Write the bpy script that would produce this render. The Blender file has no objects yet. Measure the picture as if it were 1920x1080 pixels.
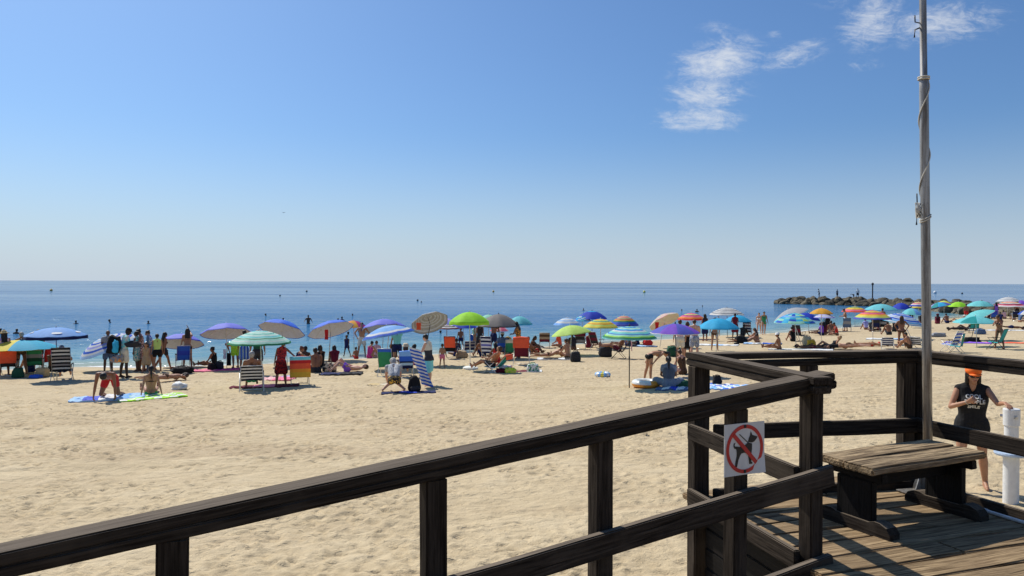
import bpy, bmesh, math, random
import numpy as np
from mathutils import Vector, Matrix, noise
from mathutils.bvhtree import BVHTree
PI = math.pi
R_ = math.radians
random.seed(7)
SC = bpy.context.scene
COL = SC.collection
# ------------------------------------------------------------------ camera
SEA = 0.0
EYE = Vector((0, 0, 3.9))
FPX = 1371.0
cam_d = bpy.data.cameras.new("camera")
cam_d.sensor_width = 36.0
cam_d.lens = 36.0 * FPX / 1920.0
cam_d.clip_start = 0.05
cam_d.clip_end = 60000
cam = bpy.data.objects.new("camera", cam_d)
COL.objects.link(cam)
CM = Matrix.Rotation(R_(90 - 0.455), 3, 'X') @ Matrix.Rotation(R_(0.21), 3, 'Z')
cam.matrix_world = Matrix.Translation(EYE) @ CM.to_4x4()
SC.camera = cam
# ------------------------------------------------------------------ light
SUN_DIR = Vector((-0.67, 0.74, 0)).normalized() * math.cos(R_(50)) + Vector((0, 0, math.sin(R_(50))))
sd = bpy.data.lights.new("sun", 'SUN')
sd.energy = 4.3
sd.angle = R_(0.5)
sd.color = (1.0, 0.95, 0.86)
sun = bpy.data.objects.new("sun", sd)
sun.rotation_euler = SUN_DIR.to_track_quat('Z', 'Y').to_euler()
COL.objects.link(sun)
SC.view_settings.view_transform = 'Standard'
SC.view_settings.look = 'None'
SC.view_settings.gamma = 1
SC.view_settings.use_curve_mapping = False
SC.view_settings.exposure = 0.13
SC.cycles.max_bounces = 6
SC.cycles.caustics_reflective = False
SC.cycles.caustics_refractive = False
world = bpy.data.worlds.new("World")
SC.world = world
world.use_nodes = True
wn = world.node_tree
for n in list(wn.nodes):
    wn.nodes.remove(n)


class NT:
    """small helper to wire node trees"""
    def __init__(s, tree):
        s.t = tree

    def n(s, typ, **kw):
        nd = s.t.nodes.new(typ)
        for k, v in kw.items():
            setattr(nd, k, v)
        return nd

    def l(s, a, b):
        s.t.links.new(a, b)

    def m(s, op, a, b=None, c=None, clamp=False):
        nd = s.n('ShaderNodeMath', operation=op, use_clamp=clamp)
        for i, v in enumerate((a, b, c)):
            if v is None:
                continue
            if isinstance(v, (int, float)):
                nd.inputs[i].default_value = v
            else:
                s.l(v, nd.inputs[i])
        return nd.outputs[0]

    def mix(s, f, a, b, blend='MIX'):
        nd = s.n('ShaderNodeMix', data_type='RGBA', blend_type=blend)
        for sock, v in ((nd.inputs[0], f), (nd.inputs[6], a), (nd.inputs[7], b)):
            if isinstance(v, (int, float)):
                sock.default_value = v
            elif isinstance(v, tuple):
                sock.default_value = (v[0], v[1], v[2], 1)
            else:
                s.l(v, sock)
        return nd.outputs[2]

    def noise(s, vec, scale, detail=3, rough=0.5, dist=0.0):
        nd = s.n('ShaderNodeTexNoise')
        nd.inputs['Scale'].default_value = scale
        nd.inputs['Detail'].default_value = detail
        nd.inputs['Roughness'].default_value = rough
        nd.inputs['Distortion'].default_value = dist
        if vec is not None:
            s.l(vec, nd.inputs['Vector'])
        return nd.outputs[0]

    def ramp(s, f, stops):
        nd = s.n('ShaderNodeValToRGB')
        cr = nd.color_ramp
        while len(cr.elements) > 1:
            cr.elements.remove(cr.elements[-1])
        for i, (p, c) in enumerate(stops):
            e = cr.elements[0] if i == 0 else cr.elements.new(p)
            e.position = p
            e.color = (c[0], c[1], c[2], 1) if isinstance(c, tuple) else (c, c, c, 1)
        s.l(f, nd.inputs[0])
        return nd.outputs[0]

    def mapr(s, v, a, b, c=0.0, d=1.0):
        nd = s.n('ShaderNodeMapRange', interpolation_type='SMOOTHSTEP')
        s.l(v, nd.inputs[0])
        for i, x in enumerate((a, b, c, d)):
            nd.inputs[i + 1].default_value = x
        return nd.outputs[0]

    def scale(s, vec, sc):
        nd = s.n('ShaderNodeMapping')
        nd.inputs['Scale'].default_value = sc
        s.l(vec, nd.inputs['Vector'])
        return nd.outputs[0]

    def bump(s, h, strength, dist, normal=None):
        nd = s.n('ShaderNodeBump')
        nd.inputs['Strength'].default_value = strength
        nd.inputs['Distance'].default_value = dist
        s.l(h, nd.inputs['Height'])
        if normal is not None:
            s.l(normal, nd.inputs['Normal'])
        return nd.outputs[0]


def build_world():
    t = NT(wn)
    sky = t.n('ShaderNodeTexSky')
    sky.sky_type = 'NISHITA'
    sky.sun_disc = False
    sky.sun_elevation = R_(50)
    sky.sun_rotation = math.atan2(SUN_DIR.x, SUN_DIR.y)
    sky.altitude = 0
    sky.air_density = 1.0
    sky.dust_density = 1.3
    sky.ozone_density = 1.6
    tc = t.n('ShaderNodeTexCoord')
    sep = t.n('ShaderNodeSeparateXYZ')
    t.l(tc.outputs['Generated'], sep.inputs[0])
    X, Y, Z = sep.outputs
    yy = t.m('MAXIMUM', Y, 0.05)
    u = t.m('DIVIDE', X, yy)
    v = t.m('DIVIDE', Z, yy)
    blobs = [(1345, 118, 85, 42, 0.25, 1.0), (1320, 175, 75, 40, 0.1, 0.8), (1305, 222, 85, 26, 0.0, 0.9),
             (1485, 103, 70, 24, 0.3, 0.75), (1345, 55, 45, 28, 0.2, 0.3), (1448, 68, 20, 12, 0.2, 0.45),
             (1630, 42, 62, 48, 0.55, 0.85), (1760, 45, 115, 38, 0.1, 0.8), (1620, 122, 60, 18, 0.0, 0.35),
             (1560, 5, 60, 20, 0.0, 0.3)]
    tot = None
    for (px, py, rx, ry, an, amp) in blobs:
        cu, cv = (px - 960) / FPX, (531 - py) / FPX
        du = t.m('SUBTRACT', u, cu)
        dv = t.m('SUBTRACT', v, cv)
        ca, sa = math.cos(an), math.sin(an)
        a = t.m('MULTIPLY', t.m('ADD', t.m('MULTIPLY', du, ca), t.m('MULTIPLY', dv, sa)), FPX / rx)
        b = t.m('MULTIPLY', t.m('SUBTRACT', t.m('MULTIPLY', dv, ca), t.m('MULTIPLY', du, sa)), FPX / ry)
        r2 = t.m('ADD', t.m('MULTIPLY', a, a), t.m('MULTIPLY', b, b))
        g = t.m('MULTIPLY', t.m('POWER', 2.718, t.m('MULTIPLY', r2, -1.1)), amp)
        tot = g if tot is None else t.m('MAXIMUM', tot, g)
    cx = t.n('ShaderNodeCombineXYZ')
    t.l(u, cx.inputs[0])
    t.l(v, cx.inputs[1])
    rt = t.n('ShaderNodeMapping')
    rt.inputs['Rotation'].default_value = (0, 0, -.35)
    rt.inputs['Scale'].default_value = (8, 22, 1)
    t.l(cx.outputs[0], rt.inputs['Vector'])
    n1 = t.noise(rt.outputs[0], 1.5, 9, 0.66, 1.5)
    n2 = t.noise(t.scale(cx.outputs[0], (26, 50, 1)), 1.8, 7, 0.7, 1.6)
    nn = t.m('ADD', t.m('MULTIPLY', n1, 0.85), t.m('MULTIPLY', n2, 0.45))
    dens = t.m('ADD', t.m('MULTIPLY', tot, 0.42), t.m('SUBTRACT', nn, 0.68))
    cl = t.m('MULTIPLY', t.mapr(dens, 0.0, 0.60, 0, 0.84), t.mapr(tot, 0.03, 0.4))
    # colour grade of the sky towards the photo: pale, slightly lavender air near the horizon
    h = t.mapr(Z, -0.09, 0.21, 1, 0)
    sc = t.mix(1.0, sky.outputs[0], (0.52, 0.75, 1.02), 'MULTIPLY')
    sc = t.mix(t.m('MULTIPLY', h, 1.0), sc, (5.6, 6.4, 7.5))
    # far left of the view, nearer to the sun, is a little brighter: comes with the sky model itself
    col = t.mix(cl, sc, (7.0, 7.3, 7.7))
    bg = t.n('ShaderNodeBackground')
    bg.inputs[1].default_value = 0.10
    t.l(col, bg.inputs[0])
    out = t.n('ShaderNodeOutputWorld')
    t.l(bg.outputs[0], out.inputs[0])


build_world()
# ------------------------------------------------------------------ placing helpers


def ray(px, py):
    d = CM @ Vector(((px - 960) / FPX, -(py - 540) / FPX, -1.0))
    return d / d.y


def pt(px, py, Y):
    return EYE + ray(px, py) * Y


SHX = [-400, -60, -22.4, -9.3, -7.1, -2.3, 2.3, 13.1, 24.4, 45, 62, 95, 400]
SHY = [-110, 14, 31.5, 34.8, 37.0, 40.2, 44.0, 51.6, 59.5, 78, 94, 118, 330]


def shore(x):
    x = np.asarray(x, float)
    return (np.interp(x - 2.5, SHX, SHY) + np.interp(x, SHX, SHY) + np.interp(x + 2.5, SHX, SHY)) / 3 \
        + 0.35 * np.sin(x * 0.55) + 0.2 * np.sin(x * 1.3 + 1)


def g_of_s(s):
    return np.interp(s, [-60, -12, -3, 0, 0.8, 2.5, 8, 18, 30, 60, 400],
                     [-5, -1.6, -0.35, 0.0, 0.13, 0.27, 0.44, 0.66, 1.14, 1.3, 2.2])


def gz(x, y):
    return float(g_of_s((shore(x) - y) * 0.86))


def gp(px, py):
    """where the sight line through a pixel of the photograph meets the sand (or the sea)"""
    d = ray(px, py)
    Y = 3.0
    last = None
    while Y < 400:
        p = EYE + d * Y
        dz = p.z - max(gz(p.x, p.y), SEA)
        if dz <= 0:
            if last:
                Y0, dz0 = last
                Y = Y0 + (Y - Y0) * dz0 / (dz0 - dz)
                p = EYE + d * Y
            p.z = max(gz(p.x, p.y), SEA)
            return p
        last = (Y, dz)
        Y += max(0.05, Y * 0.004)
    return EYE + d * 400


# ------------------------------------------------------------------ object helpers
def tag(o, label=None, cat=None, group=None, kind=None):
    if label:
        o['label'] = label
    if cat:
        o['category'] = cat
    if group:
        o['group'] = group
    if kind:
        o['kind'] = kind
    return o


def empty(name, loc, label, cat, group=None, rz=0.0):
    o = bpy.data.objects.new(name, None)
    o.empty_display_size = 0.2
    COL.objects.link(o)
    o.location = loc
    o.rotation_euler = (0, 0, rz)
    return tag(o, label, cat, group)


def link_bm(name, bm, mats, parent=None, smooth=False, recalc=True):
    me = bpy.data.meshes.new(name)
    if recalc:
        bmesh.ops.recalc_face_normals(bm, faces=bm.faces[:])
    bm.to_mesh(me)
    bm.free()
    if not isinstance(mats, (list, tuple)):
        mats = [mats]
    for m_ in mats:
        me.materials.append(m_)
    if smooth:
        me.polygons.foreach_set('use_smooth', [True] * len(me.polygons))
    o = bpy.data.objects.new(name, me)
    COL.objects.link(o)
    if parent is not None:
        o.parent = parent
    return o


def box(bm, c, s, rot=None, mi=0, bev=0.0):
    r = bmesh.ops.create_cube(bm, size=1.0)
    M = Matrix.Diagonal((s[0], s[1], s[2], 1))
    if rot is not None:
        M = rot.to_4x4() @ M
    M = Matrix.Translation(c) @ M
    bmesh.ops.transform(bm, matrix=M, verts=r['verts'])
    fs = set(f for v in r['verts'] for f in v.link_faces)
    for f in fs:
        f.material_index = mi
    if bev > 0:
        es = list(set(e for v in r['verts'] for e in v.link_edges))
        bmesh.ops.bevel(bm, geom=es, offset=bev, segments=2, affect='EDGES', profile=0.6)


def frame_of(d):
    d = d.normalized()
    a = Vector((0, 0, 1)) if abs(d.z) < 0.95 else Vector((1, 0, 0))
    x = a.cross(d).normalized()
    return x, d.cross(x)


def tube(bm, pts, rad, seg=6, mi=0, cap=True):
    """round bar through the points; rad a number or one radius per point"""
    pts = [Vector(p) for p in pts]
    if not isinstance(rad, (list, tuple)):
        rad = [rad] * len(pts)
    rings = []
    for i, p in enumerate(pts):
        d = (pts[min(i + 1, len(pts) - 1)] - pts[max(i - 1, 0)])
        x, y = frame_of(d)
        rings.append([bm.verts.new(p + (x * math.cos(2 * PI * k / seg) + y * math.sin(2 * PI * k / seg)) * rad[i]) for k in range(seg)])
    for a, b in zip(rings, rings[1:]):
        # match the start vertex so the tube does not twist
        for k in range(seg):
            f = bm.faces.new((a[k], a[(k + 1) % seg], b[(k + 1) % seg], b[k]))
            f.material_index = mi
    if cap:
        bm.faces.new(rings[0][::-1]).material_index = mi
        bm.faces.new(rings[-1]).material_index = mi


def capsule(bm, a, b, ra, rb, seg=10, mi=0):
    a, b = Vector(a), Vector(b)
    d = b - a
    L = d.length
    if L < 1e-5:
        d = Vector((0, 0, 1))
    x, y = frame_of(d)
    d = d.normalized()
    rings = []
    for k in range(0, 3):
        t = -PI / 2 + (k + 1) * (PI / 2) / 3
        rings.append((a + d * (math.sin(t) * ra), math.cos(t) * ra))
    for k in range(0, 3):
        t = k * (PI / 2) / 3
        rings.append((b + d * (math.sin(t) * rb), math.cos(t) * rb))
    vs = [[bm.verts.new(c + (x * math.cos(2 * PI * j / seg) + y * math.sin(2 * PI * j / seg)) * r) for j in range(seg)] for c, r in rings]
    s0 = bm.verts.new(a - d * ra)
    s1 = bm.verts.new(b + d * rb)
    for p, q in zip(vs, vs[1:]):
        for j in range(seg):
            bm.faces.new((p[j], p[(j + 1) % seg], q[(j + 1) % seg], q[j])).material_index = mi
    for j in range(seg):
        bm.faces.new((s0, vs[0][(j + 1) % seg], vs[0][j])).material_index = mi
        bm.faces.new((s1, vs[-1][j], vs[-1][(j + 1) % seg])).material_index = mi


def ellipsoid(bm, c, r, rot=None, seg=14, mi=0):
    q = bmesh.ops.create_uvsphere(bm, u_segments=seg, v_segments=max(6, seg * 2 // 3), radius=1.0)
    M = Matrix.Diagonal((r[0], r[1], r[2], 1))
    if rot is not None:
        M = rot.to_4x4() @ M
    bmesh.ops.transform(bm, matrix=Matrix.Translation(c) @ M, verts=q['verts'])
    for f in set(f for v in q['verts'] for f in v.link_faces):
        f.material_index = mi


def lathe(bm, prof, c=(0, 0, 0), seg=16, mi=0):
    c = Vector(c)
    rings = [[bm.verts.new(c + Vector((r * math.cos(2 * PI * k / seg), r * math.sin(2 * PI * k / seg), z))) for k in range(seg)] for r, z in prof]
    for a, b in zip(rings, rings[1:]):
        for k in range(seg):
            bm.faces.new((a[k], a[(k + 1) % seg], b[(k + 1) % seg], b[k])).material_index = mi
    bm.faces.new(rings[0][::-1]).material_index = mi
    bm.faces.new(rings[-1]).material_index = mi


def remesh(o, vox, smooth=2):
    md = o.modifiers.new("fuse", 'REMESH')
    md.mode = 'VOXEL'
    md.voxel_size = vox
    md.use_smooth_shade = True
    if smooth:
        s = o.modifiers.new("soften", 'SMOOTH')
        s.factor = 0.5
        s.iterations = smooth
    return o


# ------------------------------------------------------------------ materials
PAL = dict(white=(.78, .78, .76), offwhite=(.66, .64, .58), black=(.012, .012, .014), charcoal=(.035, .035, .04),
           grey=(.28, .29, .31), lightgrey=(.5, .51, .53), warmgrey=(.30, .27, .25), lining=(.72, .77, .88), palemint=(.52, .80, .70), blue=(.03, .13, .62),
           royal=(.03, .07, .55), navy=(.012, .02, .09), sky=(.17, .47, .85), cyan=(.05, .50, .78), teal=(.03, .36, .36),
           aqua=(.22, .68, .70), mint=(.42, .78, .60), green=(.04, .28, .13), darkgreen=(.02, .09, .05), lime=(.42, .80, .05),
           palelime=(.62, .82, .22), yellow=(.85, .74, .12), gold=(.8, .45, .05), orange=(.88, .34, .04), coral=(.88, .12, .05),
           red=(.62, .03, .03), pink=(.85, .22, .33), palepink=(.85, .5, .5), magenta=(.55, .05, .25), purple=(.28, .12, .66),
           violet=(.13, .15, .58), lavender=(.42, .42, .80), maroon=(.14, .012, .03), brown=(.10, .055, .03), tan=(.42, .31, .19),
           beige=(.62, .53, .38), straw=(.58, .44, .22), denim=(.10, .16, .28), paleblue=(.42, .62, .86), cream=(.72, .66, .52),
           babyblue=(.25, .50, .88), slate=(.20, .24, .30), purplish=(.3, .2, .5))
MATS = {}


def cloth(cn, rough=0.85, trans=0.0):
    key = ('cloth', cn, trans)
    if key in MATS:
        return MATS[key]
    m_ = bpy.data.materials.new(cn + ("_canopy_cloth" if trans else "_cloth"))
    m_.use_nodes = True
    t = NT(m_.node_tree)
    b = m_.node_tree.nodes['Principled BSDF']
    c = PAL[cn]
    tc = t.n('ShaderNodeTexCoord')
    nz = t.noise(tc.outputs['Object'], 9, 4, 0.6)
    col = t.mix(t.mapr(nz, 0.3, 0.7), tuple(x * 0.93 for x in c), tuple(min(1, x * 1.04) for x in c))
    t.l(col, b.inputs['Base Color'])
    b.inputs['Roughness'].default_value = rough
    b.inputs['Specular IOR Level'].default_value = 0.25
    fine = t.noise(tc.outputs['Object'], 24, 3, 0.6)
    t.l(t.bump(fine, 0.2, 0.02), b.inputs['Normal'])
    if trans:
        tr = t.n('ShaderNodeBsdfTranslucent')
        t.l(col, tr.inputs[0])
        mx = t.n('ShaderNodeMixShader')
        mx.inputs[0].default_value = trans
        t.l(b.outputs[0], mx.inputs[1])
        t.l(tr.outputs[0], mx.inputs[2])
        t.l(mx.outputs[0], m_.node_tree.nodes['Material Output'].inputs[0])
    MATS[key] = m_
    return m_


def solid(name, c, rough=0.5, metal=0.0, var=0.12, bump=0.0, nscale=12, spec=0.4):
    key = ('solid', name)
    if key in MATS:
        return MATS[key]
    m_ = bpy.data.materials.new(name)
    m_.use_nodes = True
    t = NT(m_.node_tree)
    b = m_.node_tree.nodes['Principled BSDF']
    tc = t.n('ShaderNodeTexCoord')
    nz = t.noise(tc.outputs['Object'], nscale, 5, 0.6)
    col = t.mix(t.mapr(nz, 0.3, 0.7), tuple(x * (1 - var) for x in c), tuple(min(1, x * (1 + var)) for x in c))
    t.l(col, b.inputs['Base Color'])
    b.inputs['Roughness'].default_value = rough
    b.inputs['Metallic'].default_value = metal
    b.inputs['Specular IOR Level'].default_value = spec
    if bump:
        t.l(t.bump(nz, bump, 0.02), b.inputs['Normal'])
    MATS[key] = m_
    return m_


SKIN = dict(fair=(.62, .36, .25), tan=(.42, .21, .12), bronze=(.27, .12, .065), brown=(.14, .065, .035), dark=(.035, .018, .012))


def skin(k):
    return solid(k + '_skin', SKIN[k], 0.5, var=0.1, nscale=6, spec=0.35)


HAIRC = dict(dark=(.015, .011, .009), brown=(.06, .032, .018), blond=(.35, .22, .10), grey=(.32, .31, .30), red=(.16, .05, .02))


def hairm(k):
    return solid(k + '_hair', HAIRC[k], 0.55, var=0.35, nscale=40)


METAL = solid('painted_white_tube', (.7, .7, .68), 0.35, 0.1)
STEEL = solid('brushed_aluminium_tube', (.42, .43, .44), 0.3, 0.9)
DARKTUBE = solid('dark_steel_tube', (.05, .05, .055), 0.4, 0.4)


def wood(name, base, grain, rough=0.75, streak=1.0, patch=None, bmp=0.5, worn_lit_top=None, spec=.3):
    """weathered timber, grain along each board's own X"""
    key = ('wood', name)
    if key in MATS:
        return MATS[key]
    m_ = bpy.data.materials.new(name)
    m_.use_nodes = True
    t = NT(m_.node_tree)
    b = m_.node_tree.nodes['Principled BSDF']
    tc = t.n('ShaderNodeTexCoord')
    oi = t.n('ShaderNodeObjectInfo')
    va = t.n('ShaderNodeVectorMath', operation='ADD')
    vm = t.n('ShaderNodeVectorMath', operation='SCALE')
    cmb = t.n('ShaderNodeCombineXYZ')
    for i in range(3):
        t.l(oi.outputs['Random'], cmb.inputs[i])
    t.l(cmb.outputs[0], vm.inputs[0])
    vm.inputs['Scale'].default_value = 37.0
    t.l(tc.outputs['Object'], va.inputs[0])
    t.l(vm.outputs[0], va.inputs[1])
    v = va.outputs[0]
    g1 = t.noise(t.scale(v, (3.5, 75, 75)), 1.0, 6, 0.65, 0.4)
    g2 = t.noise(t.scale(v, (1.2, 16, 16)), 1.0, 4, 0.6, 0.8)
    big = t.noise(v, 2.4, 4, 0.6)
    crack = t.mapr(t.noise(t.scale(v, (1.6, 42, 42)), 1.0, 3, 0.5, 0.5), 0.62, 0.72)
    col = t.mix(t.mapr(g1, 0.32, 0.68), grain, base)
    col = t.mix(t.m('MULTIPLY', t.mapr(g2, 0.45, 0.7), 0.45 * streak), col, grain)
    col = t.mix(t.m('MULTIPLY', t.mapr(big, 0.48, 0.68), 0.5), col, patch or tuple(x * 0.65 for x in base))
    col = t.mix(t.m('MULTIPLY', crack, 0.8), col, tuple(x * 0.25 for x in grain))
    if worn_lit_top:  # up-facing faces lightened: weathering plus sunlit brightness put into the colour
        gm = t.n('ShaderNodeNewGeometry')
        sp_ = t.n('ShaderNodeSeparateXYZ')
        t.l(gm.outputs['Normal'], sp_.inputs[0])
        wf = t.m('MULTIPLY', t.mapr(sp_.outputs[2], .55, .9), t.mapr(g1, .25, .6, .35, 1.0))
        col = t.mix(wf, col, worn_lit_top)
    ov = t.m('ADD', 0.82, t.m('MULTIPLY', oi.outputs['Random'], 0.36))
    hs = t.n('ShaderNodeHueSaturation')
    t.l(ov, hs.inputs['Value'])
    t.l(col, hs.inputs['Color'])
    t.l(hs.outputs[0], b.inputs['Base Color'])
    b.inputs['Roughness'].default_value = rough
    b.inputs['Specular IOR Level'].default_value = spec
    hh = t.m('SUBTRACT', t.m('ADD', t.m('MULTIPLY', g1, 0.5), t.m('MULTIPLY', g2, 0.6)), t.m('MULTIPLY', crack, 0.8))
    t.l(t.bump(hh, bmp, 0.012), b.inputs['Normal'])
    MATS[key] = m_
    return m_


RAILW = wood('dark_stained_railing_timber', (.058, .046, .036), (.017, .013, .010), 0.85, patch=(.085, .068, .052), worn_lit_top=(.165, .132, .10), spec=.06)
DECKW = wood('sun_bleached_deck_timber', (.47, .335, .19), (.13, .085, .046), 0.85, patch=(.24, .165, .095), spec=.1, bmp=0.7)
SEATW = wood('worn_bench_seat_timber', (.50, .37, .22), (.05, .033, .020), 0.8, 1.7, patch=(.13, .09, .055), bmp=0.9, spec=.12)
BLACKW = wood('black_stained_timber', (.014, .012, .011), (.005, .0045, .004), 0.7, spec=.12)


# ------------------------------------------------------------------ sand, sea
def lines(segs):
    out = [segs[0][0]]
    for a, b, d0, d1 in segs:
        x = a
        while x < b - 1e-6:
            f = (x - a) / (b - a)
            x += d0 + (d1 - d0) * f
            out.append(min(x, b))
    return np.array(sorted(set(np.round(out, 4))))


def vnoise(x, y, seed):
    rs = np.random.RandomState(seed)
    T = rs.rand(256, 256)
    xi = np.floor(x).astype(int)
    yi = np.floor(y).astype(int)
    fx, fy = x - xi, y - yi
    fx = fx * fx * (3 - 2 * fx)
    fy = fy * fy * (3 - 2 * fy)
    a = T[xi % 256, yi % 256]
    b = T[(xi + 1) % 256, yi % 256]
    c = T[xi % 256, (yi + 1) % 256]
    d = T[(xi + 1) % 256, (yi + 1) % 256]
    return (a * (1 - fx) + b * fx) * (1 - fy) + (c * (1 - fx) + d * fx) * fy - 0.5


def grid_mesh(name, xs, ys, Z, attrs, mat_, keep=None):
    nx, ny = len(xs), len(ys)
    X, Y = np.meshgrid(xs, ys)
    co = np.stack([X, Y, Z], -1).reshape(-1, 3).astype(np.float32)
    i = np.arange(nx * ny).reshape(ny, nx)
    q = np.stack([i[:-1, :-1], i[:-1, 1:], i[1:, 1:], i[1:, :-1]], -1).reshape(-1, 4)
    if keep is not None:
        q = q[keep.reshape(-1)]
    me = bpy.data.meshes.new(name)
    me.vertices.add(len(co))
    me.vertices.foreach_set('co', co.ravel())
    me.loops.add(q.size)
    me.loops.foreach_set('vertex_index', q.ravel().astype(np.int32))
    me.polygons.add(len(q))
    me.polygons.foreach_set('loop_start', np.arange(0, q.size, 4, dtype=np.int32))
    me.polygons.foreach_set('loop_total', np.full(len(q), 4, dtype=np.int32))
    me.polygons.foreach_set('use_smooth', np.ones(len(q), dtype=bool))
    for k, a in attrs.items():
        at = me.attributes.new(k, 'FLOAT', 'POINT')
        at.data.foreach_set('value', a.reshape(-1).astype(np.float32))
    me.update()
    me.validate()
    me.materials.append(mat_)
    o = bpy.data.objects.new(name, me)
    COL.objects.link(o)
    tag(o, kind='structure')
    return o


def sand_material():
    m_ = bpy.data.materials.new('beach_sand')
    m_.use_nodes = True
    t = NT(m_.node_tree)
    b = m_.node_tree.nodes['Principled BSDF']
    geo = t.n('ShaderNodeNewGeometry')
    P = geo.outputs['Position']
    big = t.noise(t.scale(P, (0.35, 0.8, 1)), 1.0, 5, 0.6)
    mid = t.noise(t.scale(P, (2.6, 3.4, 2)), 1.0, 6, 0.62)
    fine = t.noise(P, 60, 4, 0.7)
    gr = t.noise(P, 380, 2, 0.7)
    col = t.ramp(t.m('ADD', t.m('MULTIPLY', big, 0.5), t.m('MULTIPLY', mid, 0.5)),
                 [(0.3, (.44, .342, .205)), (0.5, (.55, .438, .272)), (0.7, (.63, .515, .335))])
    col = t.mix(t.m('MULTIPLY', t.mapr(fine, 0.35, 0.65), 0.35), col, (.43, .33, .20))
    col = t.mix(t.m('MULTIPLY', t.mapr(gr, 0.55, 0.75), 0.4), col, (.30, .22, .14))
    strip = t.noise(t.scale(P, (0.10, 0.75, 1)), 1.0, 5, 0.65, 0.5)
    col = t.mix(t.m('MULTIPLY', t.mapr(strip, 0.50, 0.66), 0.42), col, (.40, .295, .18))
    # bits of dark seaweed and pebbles
    sp = t.noise(t.scale(P, (7, 16, 7)), 1.0, 4, 0.75)
    spm = t.m('MULTIPLY', t.mapr(sp, 0.64, 0.69), t.mapr(t.noise(t.scale(P, (0.5, 1.1, 1)), 1.0, 2, 0.5), 0.48, 0.62))
    col = t.mix(t.m('MULTIPLY', spm, 0.75), col, (.12, .085, .055))
    at = t.n('ShaderNodeAttribute', attribute_name='wet')
    wet = at.outputs['Fac']
    col = t.mix(t.m('MULTIPLY', wet, 0.8), col, (.22, .165, .10))
    t.l(col, b.inputs['Base Color'])
    b.inputs['Specular IOR Level'].default_value = 0.2
    t.l(t.m('SUBTRACT', 0.9, t.m('MULTIPLY', wet, 0.5)), b.inputs['Roughness'])
    hgt = t.m('ADD', t.m('MULTIPLY', mid, 1.0), t.m('ADD', t.m('MULTIPLY', fine, 0.16), t.m('MULTIPLY', gr, 0.03)))
    vor = t.n('ShaderNodeTexVoronoi')
    vor.inputs['Scale'].default_value = 1.0
    t.l(t.scale(P, (2.6, 4.6, 2)), vor.inputs['Vector'])
    hgt = t.m('ADD', hgt, t.m('MULTIPLY', t.mapr(vor.outputs['Distance'], 0.05, 0.4), 0.35))
    rut = t.noise(t.scale(P, (6, 8, 5)), 1.0, 3, 0.55, 0.3)
    hgt = t.m('ADD', hgt, t.m('MULTIPLY', t.mapr(rut, .40, .56), 0.22))
    t.l(t.bump(hgt, 0.8, 0.05), b.inputs['Normal'])
    return m_


SAND = []


def sz(x, y):
    """height of the modelled sand, its bumps included (never below the water)"""
    xs, ys, Z = SAND
    i = min(max(int(np.searchsorted(xs, x)) - 1, 0), len(xs) - 2)
    j = min(max(int(np.searchsorted(ys, y)) - 1, 0), len(ys) - 2)
    fx = (x - xs[i]) / (xs[i + 1] - xs[i])
    fy = (y - ys[j]) / (ys[j + 1] - ys[j])
    z = (Z[j, i] * (1 - fx) + Z[j, i + 1] * fx) * (1 - fy) + (Z[j + 1, i] * (1 - fx) + Z[j + 1, i + 1] * fx) * fy
    return max(float(z), SEA)


def gs(px, py):
    p = gp(px, py)
    p.z = sz(p.x, p.y)
    return p


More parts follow.
